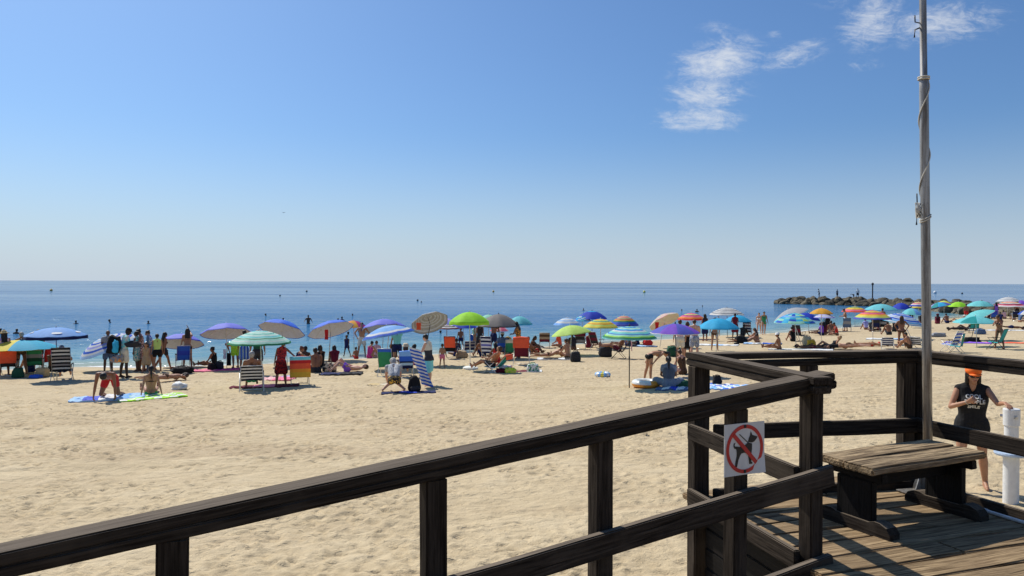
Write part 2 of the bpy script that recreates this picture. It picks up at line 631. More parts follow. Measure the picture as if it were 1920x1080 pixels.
def build_sand():
    xs = lines([(-900, -60, 60, 6), (-60, -14, 1.4, 0.12), (-14, 11, 0.042, 0.042), (11, 20, 0.05, 0.12), (20, 110, 0.35, 2.0), (110, 900, 6, 60)])
    ys = lines([(-300, -10, 30, 2), (-10, 5, 1, 0.2), (5, 15, 0.03, 0.042), (15, 32, 0.042, 0.09), (32, 60, 0.2, 0.4), (60, 140, 0.6, 2), (140, 500, 8, 40)])
    X, Y = np.meshgrid(xs, ys)
    s = (shore(X) - Y) * 0.86
    Z = g_of_s(s)
    amp = np.clip((s - 0.5) / 4, 0, 1) * np.clip(1.3 - np.abs(Y) / 90, 0.1, 1)
    near = np.clip(1.6 - Y / 26, 0.35, 1)
    d = 0.05 * vnoise(X * 0.35, Y * 0.5, 1) + 0.022 * vnoise(X * 1.5 + 9, Y * 2.2, 2) + 0.018 * vnoise(X * 3.4, Y * 5.0, 3) \
        + 0.017 * vnoise(X * 8, Y * 10, 4) * near + 0.007 * vnoise(X * 17, Y * 19, 5) * near
    # raked / tracked strips that run at a slant across the beach
    t1 = (Y - 0.16 * X)
    d += 0.012 * np.sin(t1 * 9 + 2 * vnoise(X * 0.5, Y, 8)) * np.clip(vnoise(X * 0.16, t1 * 0.45, 9) * 5, 0, 1)
    Z = Z + d * amp
    # the wind has smoothed the sand close to the boardwalk
    rs = np.random.RandomState(5)
    N = 26000
    fy = 6 + 26 * rs.rand(N) ** 1.3
    fx = (rs.rand(N) * 2 - 1) * fy * 0.80 + 0.3
    dens = vnoise(fx * .45, fy * .8, 31) + .6 * vnoise(fx * 1.3, fy * 2.2, 32)
    for k in range(N):
        x0, y0 = fx[k], fy[k]
        if dens[k] < rs.rand() * .5 - .32:
            continue
        a = rs.rand() * PI
        L, W = 0.06 + 0.07 * rs.rand(), 0.03 + 0.035 * rs.rand()
        dep = (0.008 + 0.030 * rs.rand() ** 1.8) * min(1.0, .42 + max(0, y0 - 7) * .05)
        i0, i1 = np.searchsorted(xs, (x0 - 0.32, x0 + 0.32))
        j0, j1 = np.searchsorted(ys, (y0 - 0.32, y0 + 0.32))
        if i1 <= i0 or j1 <= j0:
            continue
        dx = X[j0:j1, i0:i1] - x0
        dy = Y[j0:j1, i0:i1] - y0
        p = dx * math.cos(a) + dy * math.sin(a)
        q = -dx * math.sin(a) + dy * math.cos(a)
        r2 = (p / L) ** 2 + (q / W) ** 2
        Z[j0:j1, i0:i1] += dep * (-np.exp(-r2 * r2 * .8) + 0.5 * np.exp(-(np.sqrt(r2) - 1.55) ** 2 * 5)) * amp[j0:j1, i0:i1]
    # wheel tracks of the beach tractor, with their cleat marks
    for (x0, y0, x1, y1) in ((-9, 7.2, 6, 9.6), (-9, 8.7, 6, 11.1), (-12, 15.5, 9, 13.2), (-12, 17.0, 9, 14.7)):
        L = math.hypot(x1 - x0, y1 - y0)
        ux, uy = (x1 - x0) / L, (y1 - y0) / L
        p = (X - x0) * ux + (Y - y0) * uy
        q = -(X - x0) * uy + (Y - y0) * ux + .12 * np.sin(p * .5)
        m = np.exp(-(q / .16) ** 4) * ((p > 0) & (p < L)) * np.clip(.35 + 1.6 * vnoise(X * .6, Y * .6, 40), 0, 1)
        Z += m * (-.016 + .014 * np.sign(np.sin((p + np.abs(q) * .7) * 2 * PI / .16)))
        Z += .012 * np.exp(-((np.abs(q) - .24) / .06) ** 2) * ((p > 0) & (p < L))
    wet = np.clip(1 - (s - 0.2) / 1.6, 0, 1)
    SAND.extend([xs, ys, Z])
    grid_mesh('sand', xs, ys, Z, {'wet': wet}, sand_material())


def sea_material():
    m_ = bpy.data.materials.new('sea_water')
    m_.use_nodes = True
    t = NT(m_.node_tree)
    b = m_.node_tree.nodes['Principled BSDF']
    geo = t.n('ShaderNodeNewGeometry')
    P = geo.outputs['Position']
    sh = t.n('ShaderNodeAttribute', attribute_name='shallow').outputs['Fac']
    sep = t.n('ShaderNodeSeparateXYZ')
    t.l(P, sep.inputs[0])
    lay = t.n('ShaderNodeCombineXYZ')
    t.l(sep.outputs[0], lay.inputs[0])
    t.l(sep.outputs[1], lay.inputs[1])
    # long calm lanes far out
    band = t.noise(t.scale(lay.outputs[0], (0.0016, 0.011, 1)), 1.0, 5, 0.6, 0.6)
    band2 = t.noise(t.scale(lay.outputs[0], (0.02, 0.10, 1)), 1.0, 4, 0.6, 0.4)
    calm = t.m('ADD', t.m('MULTIPLY', t.mapr(band, 0.42, 0.62), 0.6), t.m('MULTIPLY', t.mapr(band2, 0.4, 0.66), 0.4))
    col = t.mix(t.mapr(band, 0.35, 0.65), (.020, .108, .250), (.032, .14, .285))
    col = t.mix(t.mapr(sh, 0.0, 0.75), col, (.10, .24, .30))
    col = t.mix(t.mapr(sh, 0.72, 1.0), col, (.30, .34, .26))
    foamn = t.noise(t.scale(lay.outputs[0], (1.3, 3.5, 1)), 1.0, 5, 0.7, 0.6)
    fm = t.m('MULTIPLY', t.mapr(sh, 0.955, 0.985), t.mapr(foamn, 0.40, 0.52))
    fl = t.m('MULTIPLY', t.m('MULTIPLY', t.mapr(sh, 0.86, 0.89), t.mapr(sh, 0.90, 0.93, 1, 0)), t.mapr(foamn, 0.55, 0.6))
    foam = t.m('MAXIMUM', fm, fl)
    col = t.mix(foam, col, (.72, .74, .74))
    w1 = t.noise(t.scale(lay.outputs[0], (0.6, 1.7, 1)), 1.0, 1.0, 0.4, 0.4)
    w2 = t.noise(t.scale(lay.outputs[0], (2.2, 5.5, 1)), 1.0, 1.0, 0.4, 0.3)
    w3 = t.noise(t.scale(lay.outputs[0], (0.14, 0.4, 1)), 1.0, 1.0, 0.4, 0.3)
    hh = t.m('ADD', t.m('ADD', t.m('MULTIPLY', w1, 0.50), t.m('MULTIPLY', w2, 0.13)), t.m('MULTIPLY', w3, 0.9))
    bp = t.n('ShaderNodeBump')
    bp.inputs['Distance'].default_value = 0.42
    t.l(t.m('MULTIPLY', t.m('SUBTRACT', 1.0, t.m('MULTIPLY', calm, 0.4)), t.mapr(sep.outputs[1], 50, 150, 1.0, 0.38)), bp.inputs['Strength'])
    t.l(hh, bp.inputs['Height'])
    df = t.n('ShaderNodeBsdfDiffuse')
    t.l(col, df.inputs[0])
    t.l(bp.outputs[0], df.inputs['Normal'])
    gl = t.n('ShaderNodeBsdfGlossy')
    gl.inputs['Color'].default_value = (1, 1, 1, 1)
    gl.inputs['Roughness'].default_value = 0.06
    t.l(bp.outputs[0], gl.inputs['Normal'])
    fr = t.n('ShaderNodeFresnel')
    fr.inputs['IOR'].default_value = 1.33
    t.l(bp.outputs[0], fr.inputs['Normal'])
    fac = t.m('ADD', t.m('MULTIPLY', fr.outputs[0], 0.50), t.m('MULTIPLY', calm, t.mapr(sep.outputs[1], 60, 260, .08, .34)))
    fac = t.m('MULTIPLY', t.m('MINIMUM', fac, 0.6), t.m('SUBTRACT', 1.0, foam))
    mx = t.n('ShaderNodeMixShader')
    t.l(fac, mx.inputs[0])
    t.l(df.outputs[0], mx.inputs[1])
    t.l(gl.outputs[0], mx.inputs[2])
    t.l(mx.outputs[0], m_.node_tree.nodes['Material Output'].inputs[0])
    return m_


def build_sea():
    xs = lines([(-30000, -300, 3000, 100), (-300, -40, 20, 2), (-40, 80, 0.5, 0.8), (80, 300, 2, 20), (300, 30000, 100, 3000)])
    ys = lines([(-200, 10, 10, 2), (10, 30, 1, 0.3), (30, 70, 0.22, 0.5), (70, 160, 0.5, 3), (160, 1000, 10, 60), (1000, 40000, 200, 3000)])
    X, Y = np.meshgrid(xs, ys)
    s = (Y - shore(X)) * 0.86
    shal = np.clip(1 - s / 26, 0, 1) ** 1.5
    w = np.clip(1 - np.abs(s - 1.6) / 1.5, 0, 1)
    Z = SEA + 0.02 * vnoise(X * 0.5, Y * 1.2, 21) * np.clip(s / 4, 0, 1) + 0.05 * w * w * (0.6 + vnoise(X * 0.3, Y * 0.2, 22))
    keep = (s[:-1, :-1] > -2.5) | (s[1:, 1:] > -2.5)
    grid_mesh('sea', xs, ys, Z, {'shallow': shal}, sea_material(), keep)


build_sand()
build_sea()

# ------------------------------------------------------------------ deck and railings
DZ = EYE.z - 1.55           # deck level
E1 = Vector((.945, .327, 0)).normalized()
E2 = Vector((E1.y, -E1.x, 0))


def board(name, a, b, w, h, mat_, parent, up=Vector((0, 0, 1)), bev=0.006, warp=0.003, seg=0.12):
    """a plank from a to b (centre line), w across, h along up; its own X runs along the grain"""
    a, b = Vector(a), Vector(b)
    d = b - a
    L = d.length
    x = d.normalized()
    y = up.cross(x).normalized()
    z = x.cross(y)
    M = Matrix((x, y, z)).transposed().to_4x4()
    M.translation = (a + b) / 2
    bm = bmesh.new()
    n = max(2, int(L / seg))
    q = bmesh.ops.create_cube(bm, size=1)
    bmesh.ops.transform(bm, matrix=Matrix.Diagonal((L, w, h, 1)), verts=q['verts'])
    bmesh.ops.bevel(bm, geom=bm.edges[:], offset=bev, segments=2, affect='EDGES')
    for k in range(1, n):
        bmesh.ops.bisect_plane(bm, geom=bm.verts[:] + bm.edges[:] + bm.faces[:], plane_co=(-L / 2 + L * k / n, 0, 0), plane_no=(1, 0, 0))
    so = random.random() * 100
    for v in bm.verts:
        p = v.co
        v.co = p + Vector((0, noise.noise((p.x * 3 + so, p.z * 9, p.y * 9)), noise.noise((p.x * 2.4 + so + 50, p.y * 9, 3)))) * warp
        if abs(p.x) > L / 2 - 0.03:
            v.co.x += noise.noise((p.y * 30 + so, p.z * 30, p.x)) * 0.006
    o = link_bm(name, bm, mat_, None, recalc=True)
    o.matrix_world = M
    if parent is not None:
        o.parent = parent
        o.matrix_parent_inverse = Matrix.Identity(4)
        o.matrix_basis = parent.matrix_basis.inverted() @ M
    return o


def post(name, p, w, z0, z1, xd, mat_, parent):
    p = Vector(p)
    return board(name, (p.x, p.y, z0), (p.x, p.y, z1), w, w, mat_, parent, up=xd, bev=0.008, warp=0.004)


CAPZ = EYE.z - 0.51
N_ = Vector((1.66, 4.07, 0))
F1 = Vector((1.358, 5.30, 0))
F2 = Vector((3.10, 5.62, 0))
RD = Vector((-.898, -.438, 0)).normalized()     # ramp railing direction, falls 10 %
RN = Vector((.438, -.898, 0))                   # its near side


def railing_ramp():
    root = empty('timber_railing', (N_.x, N_.y, DZ), 'dark sloping timber handrail climbing across the foreground from lower left', 'railing')
    sl = Vector((RD.x, RD.y, -0.102))
    o0 = N_ + Vector((0, 0, CAPZ))
    up = Vector((RD.x * 0.102, RD.y * 0.102, 1)).normalized()
    a = o0 - sl * 0.13
    b = o0 + sl * 5.2
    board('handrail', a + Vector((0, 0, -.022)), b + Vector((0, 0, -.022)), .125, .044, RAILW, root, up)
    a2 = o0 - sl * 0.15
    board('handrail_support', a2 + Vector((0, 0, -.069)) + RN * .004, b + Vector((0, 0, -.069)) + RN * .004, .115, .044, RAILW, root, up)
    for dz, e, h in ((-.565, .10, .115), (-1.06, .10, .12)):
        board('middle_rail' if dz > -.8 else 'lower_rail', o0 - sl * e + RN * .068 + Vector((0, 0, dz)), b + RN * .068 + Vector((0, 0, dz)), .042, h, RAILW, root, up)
    for t_, w in ((-.015, .095), (.535, .092), (1.375, .092), (2.215, .094), (3.22, .11), (4.5, .11)):
        p = N_ + RD * t_
        top = CAPZ - 0.102 * t_ - .090
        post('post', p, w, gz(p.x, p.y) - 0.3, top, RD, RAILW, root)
    return root


def railing_seg(label, A, B, posts, gap=0.0, over=(0.0, 0.0), low=True, inward=1, capup=0.0, pw=.10):
    root = empty('timber_railing', (A.x, A.y, DZ), label, 'railing')
    d = (B - A).normalized()
    nrm = Vector((d.y, -d.x, 0)) * inward
    a = A - d * over[0] + Vector((0, 0, CAPZ + capup))
    b = B + d * over[1] + Vector((0, 0, CAPZ + capup))
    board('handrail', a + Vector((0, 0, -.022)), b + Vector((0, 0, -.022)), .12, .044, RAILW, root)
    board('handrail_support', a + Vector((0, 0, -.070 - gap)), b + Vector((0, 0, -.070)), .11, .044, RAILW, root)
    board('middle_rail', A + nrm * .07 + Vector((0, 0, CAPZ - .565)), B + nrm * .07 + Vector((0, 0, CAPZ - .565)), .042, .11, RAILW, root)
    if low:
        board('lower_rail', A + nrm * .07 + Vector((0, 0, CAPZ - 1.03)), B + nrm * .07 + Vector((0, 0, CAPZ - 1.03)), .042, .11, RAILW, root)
    for t_ in posts:
        p = A + (B - A) * t_
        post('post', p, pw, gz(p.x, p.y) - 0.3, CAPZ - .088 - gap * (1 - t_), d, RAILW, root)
    return root


def build_deck():
    # planks run along E1; laid from the sea edge towards the camera
    root = empty('timber_deck', (N_.x, N_.y, DZ), 'raised beach platform of sun-bleached planks under the bench', 'deck')
    L0 = F1 + E1 * 0.0
    side = (N_ - F1).normalized()
    pw, gap = .181, .017
    far = 0.12
    k = 0
    t_ = -far
    while k < 34:
        tt = t_ + k * (pw + gap) + pw / 2
        a = F1 + side * tt - E1 * 0.06
        ln = 2.35 if tt < 3 else 2.6
        # right-hand edge follows the right railing
        dr = (RB - F2).normalized()
        # intersect plank line with right railing line
        det = E1.x * dr.y - E1.y * dr.x
        s_ = ((F2.x - a.x) * dr.y - (F2.y - a.y) * dr.x) / det
        b = a + E1 * (s_ + 0.05)
        zj = random.uniform(-.003, .003)
        if k % 3 == 1:
            m1 = a + (b - a) * random.uniform(.35, .65)
            for p, q in ((a, m1 - E1 * .004), (m1 + E1 * .004, b)):
                board('plank', p + Vector((0, 0, DZ - .022 + zj)), q + Vector((0, 0, DZ - .022 + zj)), pw, .044, DECKW, root, bev=.008, warp=.006)
        else:
            board('plank', a + Vector((0, 0, DZ - .022 + zj)), b + Vector((0, 0, DZ - .022 + zj)), pw, .044, DECKW, root, bev=.008, warp=.006)
        k += 1
    # joists and the dark boarding under the left edge
    for e in (.1, 1.0, 1.9):
        a = F1 + E1 * e + side * -.1
        b = a + side * 6.6
        board('joist', a + Vector((0, 0, DZ - .125)), b + Vector((0, 0, DZ - .125)), .07, .15, BLACKW, root)
    for j in range(8):
        z = DZ - .13 - j * .142
        a = F1 + side * .08 + E1 * .03
        board('skirt_board', a + Vector((0, 0, z)), a + side * 1.25 + Vector((0, 0, z)), .03, .136, BLACKW, root)
    return root


RB = F2 + Vector((.335, -.90, 0)).normalized() * 6.0
railing_ramp()
railing_seg('short dark timber rail joining the sloping handrail to the tall corner post', F1, N_, (0.0,), over=(.10, .12), inward=1, pw=.118)
railing_seg('dark timber rail along the sea side of the platform', F1 + Vector((.09, .03, 0)), F2, (.47, .955), gap=.016, over=(.02, .12), inward=1)
railing_seg('dark timber rail behind the flagpole running off to the right', F2 + Vector((.04, -.02, 0)), RB, (0.0, .5), over=(.06, 0), inward=1, capup=-.0015)
build_deck()


def build_ramp():
    root = empty('boardwalk_ramp', (0, 0, DZ - .3), 'sloping plank walkway on the near side of the handrail', 'ramp')
    o0 = N_ + RN * .13 + Vector((0, 0, DZ))
    sl = Vector((RD.x, RD.y, -0.102))
    for k in range(27):
        a = o0 + sl * (.1 + k * .197)
        board('plank', a + Vector((0, 0, -.03)), a + RN * 2.6 + Vector((0, 0, -.03)), .185, .044, DECKW, root, up=Vector((0, 0, 1)))
    return root


build_ramp()


def build_bench():
    d = Vector((.905, .425, 0)).normalized()
    n = Vector((d.y, -d.x, 0))           # towards the camera
    c = Vector((2.585, 4.82, DZ))
    root = empty('bench', c, 'weathered backless timber bench with thick plank legs on the platform', 'bench')
    up = Vector((0, 0, 1))
    H = .435
    for s in (-1, 1):
        off = n * (s * .112)
        e = .012 if s > 0 else -.01
        board('seat_plank', c + off - d * (.55 + e) + up * (H - .024), c + off + d * (.55 - e) + up * (H - .024), .214, .048, SEATW, root, bev=.012, warp=.009, seg=.05)
    for s in (-1, 1):
        p = c + d * (s * .43)
        board('bearer', p - n * .2 + up * (H - .08), p + n * .2 + up * (H - .08), .06, .062, BLACKW, root)
        # broad slab leg
        o = board('leg', p + up * .055, p + up * (H - .112), .26, .055, BLACKW, root, up=d)
        # foot with rounded ends
        bm = bmesh.new()
        prof = [(-.27, .0), (-.27, .035), (-.245, .07), (-.20, .088), (-.16, .09), (-.12, .075), (.12, .075), (.16, .09), (.20, .088), (.245, .07), (.27, .035), (.27, .0)]
        fr = [bm.verts.new(Vector((x, -.045, z))) for x, z in prof]
        bk = [bm.verts.new(Vector((x, .045, z))) for x, z in prof]
        bm.faces.new(fr)
        bm.faces.new(bk[::-1])
        for i in range(len(prof)):
            j = (i + 1) % len(prof)
            bm.faces.new((fr[i], bk[i], bk[j], fr[j]))
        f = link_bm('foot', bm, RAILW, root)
        f.location = p - c
        f.rotation_euler = (0, 0, math.atan2(n.y, n.x))
    board('stretcher', c - d * .41 + up * .30, c + d * .41 + up * .30, .045, .10, BLACKW, root)
    return root


build_bench()


def build_flagpole():
    galv = bpy.data.materials.new('galvanised_pole')
    galv.use_nodes = True
    t = NT(galv.node_tree)
    b = galv.node_tree.nodes['Principled BSDF']
    tc = t.n('ShaderNodeTexCoord')
    n1 = t.noise(t.scale(tc.outputs['Object'], (30, 30, 2.0)), 1.0, 5, 0.7)
    n2 = t.noise(tc.outputs['Object'], 70, 4, 0.7)
    col = t.mix(t.mapr(n1, 0.35, 0.7), (.42, .40, .37), (.15, .13, .11))
    col = t.mix(t.m('MULTIPLY', t.mapr(n2, 0.6, 0.7), 0.7), col, (.10, .07, .05))
    t.l(col, b.inputs['Base Color'])
    b.inputs['Metallic'].default_value = 0.75
    t.l(t.m('ADD', 0.38, t.m('MULTIPLY', n1, 0.25)), b.inputs['Roughness'])
    base = Vector((3.065, 5.36, DZ))
    root = empty('flagpole', base, 'tall galvanised flagpole with wrapped halyard bolted to the deck corner', 'flagpole')
    lean = Vector((-.0195, 0, 1))

    def at(z):
        return lean * z
    bm = bmesh.new()
    pts, rd = [], []
    for z, r in ((0.02, .032), (1.2, .032), (2.5, .0315), (2.95, .031), (3.05, .030), (3.06, .0245), (3.8, .0235), (6.2, .020)):
        pts.append(at(z))
        rd.append(r)
    tube(bm, pts, rd, 20)
    link_bm('pole', bm, galv, root, smooth=True)
    bm = bmesh.new()
    ellipsoid(bm, at(6.22), (.035, .035, .035))
    link_bm('finial', bm, galv, root, smooth=True)
    bm = bmesh.new()
    box(bm, (0, 0, .008), (.30, .30, .012), Matrix.Rotation(.33, 3, 'Z'), bev=.003)
    link_bm('base_plate', bm, galv, root)
    for k in range(4):
        bm = bmesh.new()
        a = .33 + k * PI / 2
        dx = Vector((math.cos(a), math.sin(a), 0))
        dn = Vector((-dx.y, dx.x, 0)) * .004
        P = [dx * .034 + Vector((0, 0, .0145)), dx * .135 + Vector((0, 0, .0145)), dx * .125 + Vector((0, 0, .05)), dx * .036 + Vector((0, 0, .27))]
        A = [bm.verts.new(p + dn) for p in P]
        B = [bm.verts.new(p - dn) for p in P]
        bm.faces.new(A)
        bm.faces.new(B[::-1])
        for i in range(4):
            j = (i + 1) % 4
            bm.faces.new((A[i], B[i], B[j], A[j]))
        link_bm('gusset', bm, galv, root)
    # halyard, wound round the pole
    cord = solid('pale_rope', (.55, .52, .45), 0.9)
    bm = bmesh.new()
    pts = []
    n = 260
    for i in range(n):
        f = i / (n - 1)
        z = 3.08 - f * 1.02
        tight = 1.0 if f > .03 else 3.0
        a = 2 * PI * 2.05 * f + (-PI * .2)
        pts.append(at(z) + Vector((math.cos(a), -math.sin(a) * 1, 0)) * .0355)
    tube(bm, pts, .0045, 6)
    for zz in (3.045, 3.06):
        ring = [at(zz) + Vector((math.cos(q), math.sin(q), .15 * math.sin(q) * .1)) * .038 for q in [2 * PI * i / 16 for i in range(17)]]
        tube(bm, ring, .005, 6)
    for zz in (2.02, 2.035):
        ring = [at(zz) + Vector((math.cos(q) * .036, math.sin(q) * .036, math.cos(q) * .022)) for q in [2 * PI * i / 16 for i in range(17)]]
        tube(bm, ring, .005, 6)
    # the coil hanging on the cleat
    for j in range(4):
        x = -.052 - .010 * j
        tube(bm, [at(2.14) + Vector((x, -.02, 0)), at(2.09) + Vector((x - .008, -.03 - .003 * j, 0)), at(2.03) + Vector((x + .004, -.022, 0)), at(2.13 - .02 * j) + Vector((x + .012, -.03, 0))], .005, 6)
    link_bm('halyard', bm, cord, root, smooth=True)
    dk = solid('dark_iron', (.04, .04, .045), 0.5, 0.6)
    for z0 in (2.08, 3.42, 3.72):
        bm = bmesh.new()
        s = 1.0 if z0 < 3 else .7
        tube(bm, [at(z0 + .13 * s) + Vector((-.060, 0, 0)), at(z0 + .06 * s) + Vector((-.058, 0, 0)), at(z0 + .05 * s) + Vector((-.025, 0, 0))], 0.0045, 6)
        tube(bm, [at(z0 - .10 * s) + Vector((-.065, 0, 0)), at(z0 - .02 * s) + Vector((-.06, 0, 0)), at(z0) + Vector((-.025, 0, 0))], .006, 6)
        link_bm('cleat', bm, dk, root, smooth=True)
    return root


build_flagpole()


def build_sign():
    """no-dogs board on the second post of the sloping rail"""
    p = N_ + RD * .535 + RN * .052
    ax = -RD                                     # to the right in the picture
    up = Vector((0, 0, 1))
    w, h = .272, .268
    # picture corner (1357,793) to (1433,888)
    tl = pt(1358, 793, p.y - .0)
    c = p + ax * (.272 / 2 - .128)
    c.z = tl.z - h / 2
    M = Matrix((ax, up, RN)).transposed().to_4x4()
    M.translation = c
    root = empty('no_dogs_sign', c, 'white no-dogs sign with red ring and slashed black dog', 'sign')
    root.matrix_world = M
    white = solid('white_sign_board', (.62, .62, .60), 0.45, var=.05)
    red = solid('red_sign_print', (.50, .03, .025), 0.5, var=.1)
    blk = solid('black_sign_print', (.012, .012, .012), 0.5)
    bm = bmesh.new()
    nx, ny = 12, 12
    vs = {}
    for sgn in (0, 1):
        for i in range(nx + 1):
            for j in range(ny + 1):
                x, y = -w / 2 + w * i / nx, -h / 2 + h * j / ny
                curl = .012 * max(0, (x / w + .5 - .6)) * max(0, (.4 - (y / h + .5))) * 6
                vs[sgn, i, j] = bm.verts.new((x, y - .01 * (x / w) * 0, .004 * sgn + curl))
    for i in range(nx):
        for j in range(ny):
            bm.faces.new([vs[1, i, j], vs[1, i + 1, j], vs[1, i + 1, j + 1], vs[1, i, j + 1]])
            bm.faces.new([vs[0, i, j], vs[0, i, j + 1], vs[0, i + 1, j + 1], vs[0, i + 1, j]])
    for i in range(nx):
        bm.faces.new([vs[0, i, 0], vs[0, i + 1, 0], vs[1, i + 1, 0], vs[1, i, 0]])
        bm.faces.new([vs[0, i, ny], vs[1, i, ny], vs[1, i + 1, ny], vs[0, i + 1, ny]])
    for j in range(ny):
        bm.faces.new([vs[0, 0, j], vs[1, 0, j], vs[1, 0, j + 1], vs[0, 0, j + 1]])
        bm.faces.new([vs[0, nx, j], vs[0, nx, j + 1], vs[1, nx, j + 1], vs[1, nx, j]])
    link_bm('panel', bm, white, root)

    def flat(name, polys, z, m_):
        bm = bmesh.new()
        for P in polys:
            f = bm.faces.new([bm.verts.new((x, y, z)) for x, y in P])
            r = bmesh.ops.extrude_face_region(bm, geom=[f])
            bmesh.ops.translate(bm, vec=(0, 0, .0012), verts=[v for v in r['geom'] if isinstance(v, bmesh.types.BMVert)])
        return link_bm(name, bm, m_, root)
    Ro, Ri = .126, .107
    seg = 48
    ring = []
    for k in range(seg):
        a, b_ = 2 * PI * k / seg, 2 * PI * (k + 1) / seg
        ring.append([(Ro * math.cos(a), Ro * math.sin(a)), (Ro * math.cos(b_), Ro * math.sin(b_)), (Ri * math.cos(b_), Ri * math.sin(b_)), (Ri * math.cos(a), Ri * math.sin(a))])
    flat('ring', ring, .0052, red)
    s = .011
    d = .078
    # dog silhouette (seen from the side, head to the right), outline traced in board units
    dog = [(-.058, .030), (-.064, .034), (-.070, .027), (-.070, .016), (-.064, .006), (-.054, .004), (-.050, -.010), (-.050, -.030), (-.058, -.060), (-.060, -.078), (-.048, -.082),
           (-.046, -.074), (-.040, -.050), (-.030, -.030), (-.022, -.020), (-.006, -.018), (.014, -.022), (.020, -.030), (.026, -.062), (.028, -.074), (.046, -.076), (.047, -.068), (.040, -.064),
           (.040, -.030), (.044, -.005), (.044, .022), (.020, .028), (.000, .018), (-.030, .012), (-.052, .016), (-.060, .016), (-.064, .022), (-.062, .028)]
    head = [(.020, .030), (.044, .026), (.058, .030), (.074, .044), (.078, .052), (.066, .056), (.046, .062), (.036, .080), (.032, .062), (.022, .044)]
    dog = [(x * 1.1, y * 1.1) for x, y in dog]
    head = [(x * 1.1, y * 1.1) for x, y in head]
    flat('dog', [dog, head], .0052, blk)
    flat('leash', [[(-.040, .078), (-.036, .080), (.026, .030), (.022, .027)]], .0052, blk)
    q = .078
    flat('slash', [[(-q - s * .7, q - s * .7), (-q + s * .7, q + s * .7), (q + s * .7, -q + s * .7), (q - s * .7, -q - s * .7)]], .0072, red)
    for y in (.117, -.117):
        bm = bmesh.new()
        lathe(bm, [(.009, 0.0064), (.009, .0082), (.005, .0095)], (0, 0, 0), 12)
        bmesh.ops.translate(bm, vec=(0, y, 0), verts=bm.verts[:])
        link_bm('screw', bm, blk, root)


build_sign()


def build_shower_post():
    p = gp(1897, 921)
    wh = solid('white_painted_pipe', (.70, .70, .68), 0.5, var=.07)
    bl = solid('pale_blue_flange', (.42, .52, .66), 0.4)
    b = Vector((6.30, 9.2, gz(6.3, 9.2)))
    root = empty('beach_shower_post', b, 'thick white pipe post with pale blue flange on the sand beyond the rail', 'post')
    bm = bmesh.new()
    top = pt(1897, 766, 9.2).z - b.z
    c0 = pt(1897, 850, 9.2).z - b.z
    lathe(bm, [(.088, -.2), (.088, c0 - .03), (.088, c0 - .025)], seg=32)
    link_bm('column', bm, wh, root, smooth=False)
    bm = bmesh.new()
    lathe(bm, [(.078, c0 + .02), (.078, top - .22), (.082, top - .215), (.091, top - .21), (.094, top - .012), (.088, top)], seg=32)
    link_bm('upper_column', bm, wh, root)
    bm = bmesh.new()
    lathe(bm, [(.10, c0 - .024), (.18, c0 - .022), (.19, c0), (.185, c0 + .018), (.09, c0 + .02)], seg=28)
    link_bm('flange', bm, bl, root)
    for a in (0.2, 2.4, 4.6):
        bm = bmesh.new()
        tube(bm, [(math.cos(a) * .085, math.sin(a) * .085, top - .1), (math.cos(a) * .12, math.sin(a) * .12, top - .1)], .018, 8)
        link_bm('tap', bm, STEEL, root)
    return b, top


SHOWER, SHTOP = build_shower_post()
# thin white pipe along the right edge of the deck
_bm = bmesh.new()
_d = (RB - F2).normalized()
_n = Vector((_d.y, -_d.x, 0))
_a = F2 + _d * .35 + _n * .13
tube(_bm, [Vector((_a.x, _a.y, DZ + .014)) + _d * (k * .5) for k in range(11)], .012, 8)
for k in range(6):
    q = Vector((_a.x, _a.y, DZ + .012)) + _d * (k * .9 + .3)
    box(_bm, q, (.05, .05, .02), Matrix.Rotation(math.atan2(_d.y, _d.x), 3, 'Z'))
tag(link_bm('pipe', _bm, METAL), 'thin white pipe clipped along the deck edge at right', 'pipe')


# ------------------------------------------------------------------ people
def vr(loc):
    """bearing of the place as seen from the boardwalk, in degrees: headings below are given against it"""
    return -math.degrees(math.atan2(loc[0], loc[1]))


def RX(a):
    return Matrix.Rotation(R_(a), 3, 'X')


def RY(a):
    return Matrix.Rotation(R_(a), 3, 'Y')


def RZ(a):
    return Matrix.Rotation(R_(a), 3, 'Z')


